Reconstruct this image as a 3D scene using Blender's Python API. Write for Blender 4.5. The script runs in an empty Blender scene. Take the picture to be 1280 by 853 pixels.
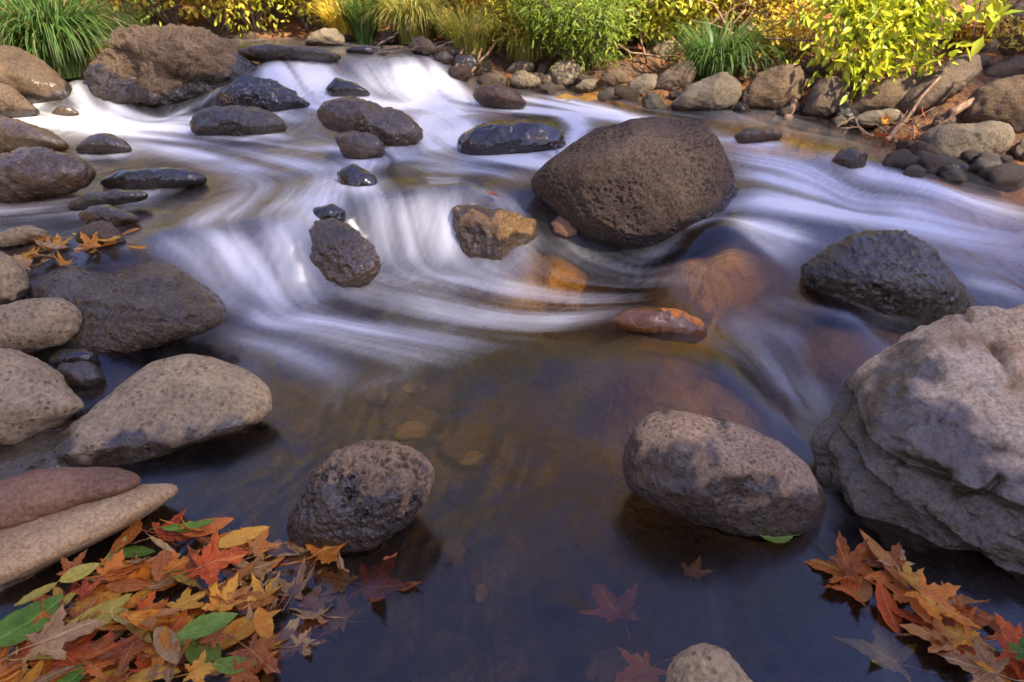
import bpy, bmesh, math, random, time
import numpy as np
from mathutils import Vector
from mathutils.kdtree import KDTree

R = math.radians
SC = bpy.context.scene
COL = SC.collection
T0 = time.time()
rng = np.random.default_rng(11)
random.seed(5)

# ------------------------------------------------------------------ camera
CAM = np.array([0.0, 0.0, 1.0])
PITCH = R(28)
F = 849.0
FWD = np.array([0, math.cos(PITCH), -math.sin(PITCH)])
UP = np.array([0, math.sin(PITCH), math.cos(PITCH)])
RIGHT = np.array([1.0, 0, 0])
cd = bpy.data.cameras.new('camera')
cam = bpy.data.objects.new('camera', cd)
COL.objects.link(cam)
cam.location = CAM
cam.rotation_euler = (R(90) - PITCH, 0, 0)
cd.sensor_width = 36
cd.lens = 36 * F / 1280
cd.dof.use_dof = True
cd.dof.focus_distance = 1.7
cd.dof.aperture_fstop = 5.6
cd.clip_start = 0.02
cd.clip_end = 400
SC.camera = cam


def ray(px, py):
    return FWD + RIGHT * ((px - 640) / F) + UP * ((426.5 - py) / F)


def at_z(px, py, z):
    r = ray(px, py)
    return CAM + r * ((z - CAM[2]) / r[2])


# ------------------------------------------------------------------ numpy noise
def _hash(ix, iy, iz, seed):
    h = (ix.astype(np.int64) * 374761393 + iy.astype(np.int64) * 668265263 + iz.astype(np.int64) * 2147483647 + seed * 974634777) & 0xffffffff
    h = ((h ^ (h >> 13)) * 1274126177) & 0xffffffff
    h = (h ^ (h >> 16)) & 0xffff
    return h / 65535.0 * 2 - 1


def vnoise(P, seed=0):
    i = np.floor(P).astype(np.int64)
    f = P - i
    u = f * f * f * (f * (f * 6 - 15) + 10)
    out = 0
    for dx in (0, 1):
        wx = u[:, 0] if dx else 1 - u[:, 0]
        for dy in (0, 1):
            wy = u[:, 1] if dy else 1 - u[:, 1]
            for dz in (0, 1):
                wz = u[:, 2] if dz else 1 - u[:, 2]
                out = out + wx * wy * wz * _hash(i[:, 0] + dx, i[:, 1] + dy, i[:, 2] + dz, seed)
    return out


def fbm(P, seed=0, octs=3, gain=.5):
    a, t = 1.0, 0
    for k in range(octs):
        t = t + a * vnoise(P * (2.03 ** k), seed + k * 17)
        a *= gain
    return t


def sstep(a, b, x):
    t = np.clip((x - a) / (b - a), 0, 1)
    return t * t * (3 - 2 * t)


# ------------------------------------------------------------------ object helpers
def tag(o, label=None, cat=None, group=None, kind=None):
    if label: o['label'] = label
    if cat: o['category'] = cat
    if group: o['group'] = group
    if kind: o['kind'] = kind
    return o


def mesh_np(name, V, Fc, smooth=True):
    """V (n,3); Fc (m,k) equal sized faces or list of faces"""
    me = bpy.data.meshes.new(name)
    V = np.asarray(V, dtype=np.float32)
    if isinstance(Fc, np.ndarray):
        m, k = Fc.shape
        me.vertices.add(len(V)); me.vertices.foreach_set('co', V.ravel())
        me.loops.add(m * k); me.loops.foreach_set('vertex_index', Fc.astype(np.int32).ravel())
        me.polygons.add(m)
        me.polygons.foreach_set('loop_start', np.arange(0, m * k, k, dtype=np.int32))
        me.polygons.foreach_set('loop_total', np.full(m, k, dtype=np.int32))
        me.update(calc_edges=True); me.validate()
    else:
        me.from_pydata(V.tolist(), [], Fc)
    me.polygons.foreach_set('use_smooth', np.full(len(me.polygons), smooth, dtype=bool))
    return me


def attr(me, name, vals):
    a = me.attributes.new(name, 'FLOAT', 'POINT')
    a.data.foreach_set('value', np.asarray(vals, dtype=np.float32))


def link(name, me, mat, parent=None, loc=None):
    o = bpy.data.objects.new(name, me)
    COL.objects.link(o)
    if mat is not None and not me.materials: me.materials.append(mat)
    if parent: o.parent = parent
    if loc is not None: o.location = loc
    return o


def empty(name, loc):
    o = bpy.data.objects.new(name, None)
    COL.objects.link(o)
    o.location = loc
    o.empty_display_size = .1
    return o


def tube_np(pts, radii, nseg=7):
    pts = np.asarray(pts, float)
    n = len(pts)
    V, Fc = [], []
    ref = np.array([0.31, 0.2, 0.93])
    for i in range(n):
        t = pts[min(i + 1, n - 1)] - pts[max(i - 1, 0)]
        t = t / (np.linalg.norm(t) + 1e-9)
        a = np.cross(t, ref); a /= np.linalg.norm(a) + 1e-9
        b = np.cross(t, a)
        for k in range(nseg):
            an = 2 * math.pi * k / nseg
            V.append(pts[i] + radii[i] * (a * math.cos(an) + b * math.sin(an)))
    for i in range(n - 1):
        for k in range(nseg):
            k2 = (k + 1) % nseg
            Fc.append((i * nseg + k, i * nseg + k2, (i + 1) * nseg + k2, (i + 1) * nseg + k))
    V.append(pts[-1]); e = len(V) - 1
    for k in range(nseg):
        Fc.append(((n - 1) * nseg + k, (n - 1) * nseg + (k + 1) % nseg, e))
    V.append(pts[0]); e = len(V) - 1
    for k in range(nseg):
        Fc.append(((k + 1) % nseg, k, e))
    return V, Fc


class MB:
    def __init__(s): s.V, s.F, s.t = [], [], []
    def add(s, V, Fc, t=0.5):
        o = len(s.V)
        s.V.extend([tuple(v) for v in V]); s.F.extend([tuple(i + o for i in f) for f in Fc]); s.t.extend([t] * len(V))
    def build(s, name, mat, parent=None, smooth=True, loc=None):
        me = mesh_np(name, np.array(s.V), s.F, smooth)
        attr(me, 'tint', s.t)
        return link(name, me, mat, parent, loc)


# ------------------------------------------------------------------ material helpers
class NT:
    def __init__(s, name):
        s.m = bpy.data.materials.new(name); s.m.use_nodes = True
        s.t = s.m.node_tree; s.t.nodes.clear()
        s.out = s.n('ShaderNodeOutputMaterial')
    def n(s, typ, **kw):
        nd = s.t.nodes.new(typ)
        for k, v in kw.items(): setattr(nd, k, v)
        return nd
    def l(s, a, b): s.t.links.new(a, b)
    def set(s, sock, v):
        if isinstance(v, bpy.types.NodeSocket): s.l(v, sock)
        else: sock.default_value = v
    def math(s, op, a, b=0.0, c=None, clamp=False):
        nd = s.n('ShaderNodeMath', operation=op, use_clamp=clamp)
        s.set(nd.inputs[0], a); s.set(nd.inputs[1], b)
        if c is not None: s.set(nd.inputs[2], c)
        return nd.outputs[0]
    def mix(s, f, a, b, mode='MIX'):
        nd = s.n('ShaderNodeMix', data_type='RGBA', blend_type=mode)
        s.set(nd.inputs[0], f); s.set(nd.inputs[6], a); s.set(nd.inputs[7], b)
        return nd.outputs[2]
    def ramp(s, f, stops, interp='LINEAR'):
        nd = s.n('ShaderNodeValToRGB')
        cr = nd.color_ramp; cr.interpolation = interp
        while len(cr.elements) < len(stops): cr.elements.new(0.5)
        for e, (p, c) in zip(cr.elements, stops):
            e.position = p
            e.color = (c, c, c, 1) if isinstance(c, (int, float)) else (*c, 1)
        s.set(nd.inputs[0], f)
        return nd.outputs[0]
    def noise(s, vec, scale, detail=4, rough=.55, dist=0.0):
        nd = s.n('ShaderNodeTexNoise')
        if vec is not None: s.l(vec, nd.inputs['Vector'])
        nd.inputs['Scale'].default_value = scale; nd.inputs['Detail'].default_value = detail
        nd.inputs['Roughness'].default_value = rough; nd.inputs['Distortion'].default_value = dist
        return nd.outputs['Fac']
    def voro(s, vec, scale, feature='F1', rnd=1.0):
        nd = s.n('ShaderNodeTexVoronoi', feature=feature)
        if vec is not None: s.l(vec, nd.inputs['Vector'])
        nd.inputs['Scale'].default_value = scale; nd.inputs['Randomness'].default_value = rnd
        return nd
    def attr(s, name):
        nd = s.n('ShaderNodeAttribute', attribute_name=name)
        return nd.outputs['Fac']
    def obj(s): return s.n('ShaderNodeTexCoord').outputs['Object']
    def mapping(s, vec, scale=(1, 1, 1), rot=(0, 0, 0)):
        nd = s.n('ShaderNodeMapping'); s.l(vec, nd.inputs[0])
        nd.inputs['Scale'].default_value = scale; nd.inputs['Rotation'].default_value = rot
        return nd.outputs[0]
    def bump(s, h, dist, strength=1.0, normal=None):
        nd = s.n('ShaderNodeBump'); s.set(nd.inputs['Height'], h)
        nd.inputs['Distance'].default_value = dist; nd.inputs['Strength'].default_value = strength
        if normal is not None: s.l(normal, nd.inputs['Normal'])
        return nd.outputs[0]
    def principled(s, col, rough, normal=None, spec=0.5, **kw):
        nd = s.n('ShaderNodeBsdfPrincipled')
        s.set(nd.inputs['Base Color'], col); s.set(nd.inputs['Roughness'], rough)
        s.set(nd.inputs['Specular IOR Level'], spec)
        if normal is not None: s.l(normal, nd.inputs['Normal'])
        for k, v in kw.items(): s.set(nd.inputs[k], v)
        return nd.outputs[0]
    def done(s, sh): s.l(sh, s.out.inputs[0]); return s.m


def c4(c): return (*c, 1)


def rock_mat(name, dark, mid, light, scale=6.0, blotch=.5, speck=.3, pitscale=0, pitd=.003, wetall=0.0, bumpd=.012,
             stain=None, strata=0.0, fine=90.0, warp=1.0, wetgloss=.2, coat=.7):
    t = NT(name)
    o = t.obj()
    rnd = t.n('ShaderNodeObjectInfo').outputs['Random']
    off = t.n('ShaderNodeVectorMath', operation='ADD'); t.l(o, off.inputs[0])
    cmb = t.n('ShaderNodeCombineXYZ'); t.l(t.math('MULTIPLY', rnd, 37.0), cmb.inputs[0]); t.l(t.math('MULTIPLY', rnd, 11.0), cmb.inputs[2])
    t.l(cmb.outputs[0], off.inputs[1]); o = off.outputs[0]
    n1 = t.noise(o, scale, 6, .62, .4 * warp)
    n2 = t.noise(o, scale * 4.3, 5, .65)
    n3 = t.noise(o, fine, 4, .7)
    base = t.ramp(n1, [(.28, dark), (.5, mid), (.72, light)])
    base = t.mix(t.ramp(n2, [(.42, 0.0), (.66, blotch)]), base, c4(dark))
    base = t.mix(t.ramp(n2, [(.25, blotch * .8), (.42, 0.0)]), base, c4(light))
    sp = t.ramp(n3, [(.36, 0.0), (.5, .5), (.68, 1.0)])
    base = t.mix(speck, base, t.mix(sp, c4([x * .25 for x in dark]), c4([min(1, x * 1.7) for x in light])), 'MIX')
    if stain:
        n4 = t.noise(o, scale * .8, 4, .6, 1.0)
        base = t.mix(t.ramp(n4, [(.5, 0.0), (.66, .75)]), base, c4(stain))
    h = t.math('ADD', t.math('MULTIPLY', n2, .7), t.math('MULTIPLY', n3, .22))
    nl = t.bump(h, bumpd)
    if strata:
        w = t.noise(t.mapping(o, (1.5, 9, 30), (.5, .35, .3)), 3.0, 5, .65)
        nl = t.bump(w, strata, 1.0, nl)
        base = t.mix(t.ramp(w, [(.3, .35), (.5, 0.0)]), base, c4([x * .6 for x in dark]))
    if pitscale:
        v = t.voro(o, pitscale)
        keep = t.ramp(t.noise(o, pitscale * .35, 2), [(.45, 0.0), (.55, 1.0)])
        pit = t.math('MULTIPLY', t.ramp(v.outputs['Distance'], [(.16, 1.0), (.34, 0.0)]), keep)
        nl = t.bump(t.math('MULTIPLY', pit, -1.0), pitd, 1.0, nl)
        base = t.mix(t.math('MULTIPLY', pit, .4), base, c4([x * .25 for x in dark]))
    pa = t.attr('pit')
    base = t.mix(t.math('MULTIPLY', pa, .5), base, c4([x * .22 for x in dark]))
    wet = t.attr('wet')
    if wetall: wet = t.math('MAXIMUM', wet, wetall)
    wn = t.math('SUBTRACT', t.math('MULTIPLY', wet, 1.6), t.math('MULTIPLY', t.noise(o, scale * 3, 5, .6), .35), clamp=True)
    if wetall: wn = t.math('MAXIMUM', wn, wetall)
    base = t.mix(1.0, base, c4((1.2, 1.0, .68)), 'MULTIPLY')
    col = t.mix(wn, base, t.mix(.8, base, c4((.008, .006, .004))))
    rough = t.math('ADD', t.math('MULTIPLY', wn, wetgloss - .8), .8)
    rough = t.math('ADD', rough, t.math('MULTIPLY', n2, .12))
    cn = t.bump(t.math('ADD', t.math('MULTIPLY', n2, .22), t.math('MULTIPLY', n1, 1.6)), bumpd * .8)
    sh = t.principled(col, rough, nl, t.math('ADD', .22, t.math('MULTIPLY', wn, .12)), **{'Coat Weight': t.math('MULTIPLY', wn, coat), 'Coat Roughness': .09, 'Coat IOR': 1.4, 'Coat Normal': cn})
    return t.done(sh)


# ------------------------------------------------------------------ water level field
# photo point -> water level (m): the steps of the creek
WP = """0 853 0;200 853 0;400 853 0;640 853 0;900 853 0;1280 853 0;-200 853 0;1500 853 0;330 560 0;560 560 0;700 640 0;760 560 0;1000 690 0
310 440 .01;400 410 .015;480 410 .02;560 440 .02;650 460 .02;380 480 0;560 500 .005;150 640 0;-100 640 0;640 540 0
190 310 .19;230 302 .19;260 300 .19;300 293 .19;340 290 .19;372 285 .19
282 392 .015;315 394 .015;350 392 .015;400 380 .015
470 252 .2;510 247 .205;545 245 .21;575 250 .2;475 332 .03;520 335 .03;560 338 .03;610 345 .03;660 360 .03
690 285 .12;730 318 .06;800 350 .05;640 225 .225;690 240 .2
200 280 .2;300 270 .205;350 250 .21;450 230 .215;300 220 .225;560 222 .225;620 222 .23;150 255 .205;60 262 .2;60 315 .185;100 325 .18;170 318 .18;-80 300 .19;-120 420 .1;-100 250 .21
150 165 .265;220 180 .255;350 190 .25;430 200 .235;200 147 .275;95 150 .275;500 208 .235;590 200 .24;690 215 .235;-100 160 .27;-200 200 .26
370 128 .35;420 135 .34;440 112 .39;350 92 .46;480 118 .37;520 118 .37;570 122 .36;600 128 .345;560 140 .33;530 150 .31;540 172 .27;600 195 .245;650 205 .24;690 130 .335;760 140 .33
345 78 .5;400 74 .505;440 70 .51;470 68 .51;520 72 .5;548 82 .47;600 105 .38;640 112 .35
330 56 .515;450 58 .515;520 64 .51;200 56 .515;100 52 .52;640 40 .54
96 102 .41;105 128 .29
700 118 .345;780 128 .34;850 140 .335;950 150 .325;800 155 .32;900 165 .315;1000 165 .31;980 180 .30;1040 185 .29;1090 200 .265;940 195 .28;1000 215 .26
1000 240 .225;940 250 .22;1060 235 .225;1130 214 .235;1200 230 .215;1280 258 .18;1280 225 .2;1180 275 .17;1100 268 .19;980 290 .165;1180 250 .2;1400 260 .17
940 300 .15;1230 325 .12;1280 310 .13;1270 370 .09;1230 375 .09;1400 400 .06;1400 330 .11;880 335 .1;920 330 .115
1000 365 .1;950 395 .06;1130 425 .05;1000 450 .02;980 480 .005;1020 530 0;1060 400 .08;800 400 .05;850 430 .055;900 455 .055;930 485 .045;955 520 .03;760 440 .05;800 490 .04;860 510 .035;720 480 .02;1000 580 0;960 450 .012;930 425 .025"""
ZF = lambda z: float(np.interp(z, [0, .05, .1, .2, .27, .35, .5, .55], [0, .06, .125, .25, .315, .40, .585, .63]))
cps = []
for seg in WP.replace('\n', ';').split(';'):
    px, py, z = map(float, seg.split())
    p = at_z(px, py, ZF(z)); cps.append(p)
cps = np.array(cps)
_n = len(cps)
_D = np.linalg.norm(cps[:, None, :2] - cps[None, :, :2], axis=2)
_A = np.zeros((_n + 1, _n + 1)); _A[:_n, :_n] = -np.sqrt(_D ** 2 + .0004) - np.eye(_n) * .03
_A[:_n, _n] = 1; _A[_n, :_n] = 1
_sol = np.linalg.solve(_A, np.append(cps[:, 2], 0))

RES = .012
X0, X1, Y0, Y1 = -7.0, 6.0, .1, 9.5
gx = np.arange(X0, X1, RES); gy = np.arange(Y0, Y1, RES)
NX, NY = len(gx), len(gy)
GX, GY = np.meshgrid(gx, gy)
Wr = np.full(GX.shape, _sol[_n])
for i in range(_n):
    Wr -= _sol[i] * np.sqrt((GX - cps[i, 0]) ** 2 + (GY - cps[i, 1]) ** 2 + .0004)
# keep the surface between the levels of the nearest points, so steps never overshoot
cs = 4
_gx, _gy = gx[::cs], gy[::cs]
_Q = np.stack(np.meshgrid(_gx, _gy), -1).reshape(-1, 2)
_lo = np.empty(len(_Q)); _hi = np.empty(len(_Q))
for c0 in range(0, len(_Q), 20000):
    q_ = _Q[c0:c0 + 20000]
    d_ = (q_[:, None, 0] - cps[None, :, 0]) ** 2 + (q_[:, None, 1] - cps[None, :, 1]) ** 2
    k_ = np.argpartition(d_, 7, axis=1)[:, :7]
    zz = cps[k_, 2]; _lo[c0:c0 + 20000] = zz.min(1); _hi[c0:c0 + 20000] = zz.max(1)
_sh = (len(_gy), len(_gx))
_ii = np.minimum(np.arange(NX) // cs, _sh[1] - 1); _jj = np.minimum(np.arange(NY) // cs, _sh[0] - 1)
Wr = np.clip(Wr, _lo.reshape(_sh)[np.ix_(_jj, _ii)], _hi.reshape(_sh)[np.ix_(_jj, _ii)])
Wr = np.clip(Wr, 0, .62)


def blur(a, s):
    r = max(1, int(round(s * 2.5)))
    k = np.exp(-.5 * (np.arange(-r, r + 1) / s) ** 2); k /= k.sum()
    for ax in (0, 1):
        pad = [(0, 0), (0, 0)]; pad[ax] = (r, r)
        b = np.pad(a, pad, mode='edge'); o = 0
        for j, w in enumerate(k):
            sl = [slice(None), slice(None)]; sl[ax] = slice(j, j + a.shape[ax])
            o = o + w * b[tuple(sl)]
        a = o
    return a


Wr = blur(Wr, 3.0)


def samp(a, x, y):
    u = np.clip((np.asarray(x, float) - X0) / RES, 0, NX - 1.001); v = np.clip((np.asarray(y, float) - Y0) / RES, 0, NY - 1.001)
    i = u.astype(int); j = v.astype(int); fu = u - i; fv = v - j
    return (a[j, i] * (1 - fu) + a[j, i + 1] * fu) * (1 - fv) + (a[j + 1, i] * (1 - fu) + a[j + 1, i + 1] * fu) * fv


def hit(px, py, field):
    """first point where the photo ray meets the surface z = field(x, y)"""
    r = ray(px, py)
    t = np.geomspace(.35, 40, 900)
    P = CAM + r * t[:, None]
    below = P[:, 2] < field(P[:, 0], P[:, 1])
    k = int(np.argmax(below)) if below.any() else len(t) - 1
    lo, hi = t[max(k - 1, 0)], t[k]
    for _ in range(18):
        m = .5 * (lo + hi); p = CAM + r * m
        if p[2] < field(np.array([p[0]]), np.array([p[1]]))[0]: hi = m
        else: lo = m
    return CAM + r * hi


Wf = lambda x, y: samp(Wr, x, y)

# smooth bulges where water slides over hidden stones: (px, py, rise, radius)
for px, py, dz, rad in [(885, 318, .09, .15), (850, 450, .035, .22), (600, 160, .06, .16), (585, 258, .04, .1), (1040, 425, .05, .15), (1030, 205, .05, .3), (1080, 238, -.05, .16),
                        (1130, 225, .035, .2), (200, 222, .02, .16), (460, 84, .04, .25), (960, 258, .03, .25), (700, 190, .03, .25), (340, 250, .02, .25),
                        (540, 255, .02, .15), (420, 225, .02, .2), (600, 350, .012, .15), (400, 400, .012, .12)]:
    p = hit(px, py, Wf)
    Wr += dz * np.exp(-((GX - p[0]) ** 2 + (GY - p[1]) ** 2) / rad ** 2)
Wr = np.maximum(Wr, 0)

# ------------------------------------------------------------------ creek outline and ground
BANK = [at_z(q[0], q[1], ZF(q[2]))[:2] for q in [(1500, 320, .12), (1290, 224, .2), (1180, 206, .235), (1120, 185, .26), (1060, 160, .29), (1000, 148, .31), (930, 141, .32), (845, 138, .33),
                               (780, 124, .335), (700, 113, .345), (640, 110, .35), (605, 98, .39), (565, 86, .46), (540, 66, .5), (500, 58, .51), (430, 51, .515), (320, 48, .52), (200, 46, .52),
                               (60, 46, .52), (0, 60, .52), (60, 84, .46), (92, 100, .41), (70, 122, .31), (-90, 140, .27), (-260, 210, .23), (-230, 300, .19), (-200, 420, .06), (-200, 560, 0), (-330, 700, 0)]]
BANK = np.array(BANK + [(-1.9, .0), (2.2, .0), (2.3, 1.2)])


def bank_sd(x, y):
    """signed distance to the creek outline, positive on land"""
    x = np.asarray(x, float); y = np.asarray(y, float)
    d = np.full(x.shape, 1e9); ins = np.zeros(x.shape, bool)
    n = len(BANK)
    for i in range(n):
        a, b = BANK[i], BANK[(i + 1) % n]
        ab = b - a
        t = np.clip(((x - a[0]) * ab[0] + (y - a[1]) * ab[1]) / (ab @ ab + 1e-12), 0, 1)
        d = np.minimum(d, (x - a[0] - t * ab[0]) ** 2 + (y - a[1] - t * ab[1]) ** 2)
        c = (a[1] > y) != (b[1] > y)
        with np.errstate(divide='ignore', invalid='ignore'):
            ins ^= c & (x < (b[0] - a[0]) * (y - a[1]) / (b[1] - a[1] + 1e-12) + a[0])
    d = np.sqrt(d)
    return np.where(ins, -d, d)


AMB = [(*hit(px, py, Wf)[:2], r, a * 1.15) for px, py, r, a in [(830, 445, .27, 1), (890, 325, .28, .9), (720, 340, .2, .8), (930, 490, .2, .8), (1040, 425, .25, .5), (760, 125, .5, .6), (950, 165, .4, .5), (1200, 215, .4, .4)]]


def amber(x, y):
    g = np.zeros(np.shape(x))
    for ax0, ay0, r_, a_ in AMB: g = np.maximum(g, a_ * np.exp(-((x - ax0) ** 2 + (y - ay0) ** 2) / r_ ** 2))
    return g


def Gf(x, y):
    x = np.asarray(x, float); y = np.asarray(y, float)
    sd = bank_sd(x, y)
    w = samp(Wr, x, y)
    P = np.stack([x, y, 0 * x], -1)
    n = fbm(P * 1.7, 3, 4) * .04 + fbm(P * 7, 9, 3) * .018
    n2 = np.abs(vnoise(P * 5.0, 31)) * .07
    bed = w - .03 - (.14 + .22 * sstep(1.9, .9, y)) * sstep(0, .45, -sd) * (1 - .62 * amber(x, y)) + n * .8 + n2 * sstep(.05, .3, -sd)
    land = w - .03 + .05 * sstep(0, .06, sd) + .20 * np.minimum(sd, 3) + .42 * np.clip(sd - 1.0, 0, 5) + .1 * np.clip(sd - 6, 0, 60) + n * (1 + np.clip(sd, 0, 3))
    return np.where(sd > 0, land, bed)


def axis(a, b, step, far, g=1.13):
    mid = np.arange(a, b, step); out = []
    s, p = step, 0
    while p < far: s *= g; p += s; out.append(p)
    out = np.array(out)
    return np.concatenate([(a - out)[::-1], mid, b - step + out])


ax_, ay_ = axis(-4.2, 4.2, .024, 90), axis(.0, 7.6, .024, 90)
AX, AY = np.meshgrid(ax_, ay_)
AZ = Gf(AX.ravel(), AY.ravel())
AZ = np.where(AY.ravel() < -1.0, np.minimum(AZ, .6), AZ)
nx, ny = len(ax_), len(ay_)


def gridfaces(nx, ny):
    i = np.arange(nx - 1)[None, :] + np.arange(ny - 1)[:, None] * nx
    i = i.ravel()
    return np.stack([i, i + 1, i + 1 + nx, i + nx], 1)


gme = mesh_np('ground', np.stack([AX.ravel(), AY.ravel(), AZ], 1), gridfaces(nx, ny))
attr(gme, 'bank', sstep(-.05, .1, bank_sd(AX.ravel(), AY.ravel())))
attr(gme, 'amber', np.clip(amber(AX.ravel(), AY.ravel()) * (1 + .5 * fbm(np.stack([AX.ravel() * 4, AY.ravel() * 4, 0 * AX.ravel()], 1), 88, 3)), 0, 1))
print('ground', len(AZ), time.time() - T0)

# ground material: stony creek bed, leaf litter and soil on the banks
t = NT('ground_soil')
o = t.obj()
n1 = t.noise(o, 3.0, 6, .6); n2 = t.noise(o, 22, 5, .65); n3 = t.noise(o, 110, 3, .6)
v = t.voro(o, 11.0); v2 = t.voro(o, 42.0)
stone = t.ramp(v.outputs['Color'], [(.0, (.03, .018, .01)), (.35, (.07, .045, .022)), (.6, (.10, .07, .045)), (.85, (.05, .045, .04)), (1, (.15, .075, .03))])
bed = t.mix(.4, stone, t.ramp(n1, [(.3, (.04, .022, .008)), (.55, (.09, .05, .014)), (.75, (.15, .088, .022))]))
bed = t.mix(t.ramp(n2, [(.4, 0.0), (.7, .5)]), bed, c4((.02, .014, .01)))
lit = t.ramp(v2.outputs['Color'], [(0, (.07, .035, .016)), (.3, (.2, .075, .02)), (.55, (.3, .1, .018)), (.75, (.1, .06, .035)), (1, (.4, .22, .05))])
soil = t.mix(t.ramp(n1, [(.4, .75), (.62, .1)]), lit, t.ramp(n2, [(.3, (.03, .02, .013)), (.6, (.075, .05, .032)), (.8, (.12, .085, .05))]))
bed = t.mix(t.attr('amber'), bed, t.ramp(n1, [(.3, (.28, .13, .012)), (.5, (.54, .29, .03)), (.7, (.64, .4, .06))]))
ba = t.attr('bank')
col = t.mix(ba, bed, soil)
nl = t.bump(t.math('SUBTRACT', t.math('MULTIPLY', n2, .8), v.outputs['Distance']), .02)
nl = t.bump(t.math('ADD', n3, v2.outputs['Distance']), .008, 1.0, nl)
GROUND_M = t.done(t.principled(col, t.math('ADD', .55, t.math('MULTIPLY', ba, .3)), nl, .3))
tag(link('ground', gme, GROUND_M), 'stony creek bed and leaf strewn banks', None, None, 'structure')

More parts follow.
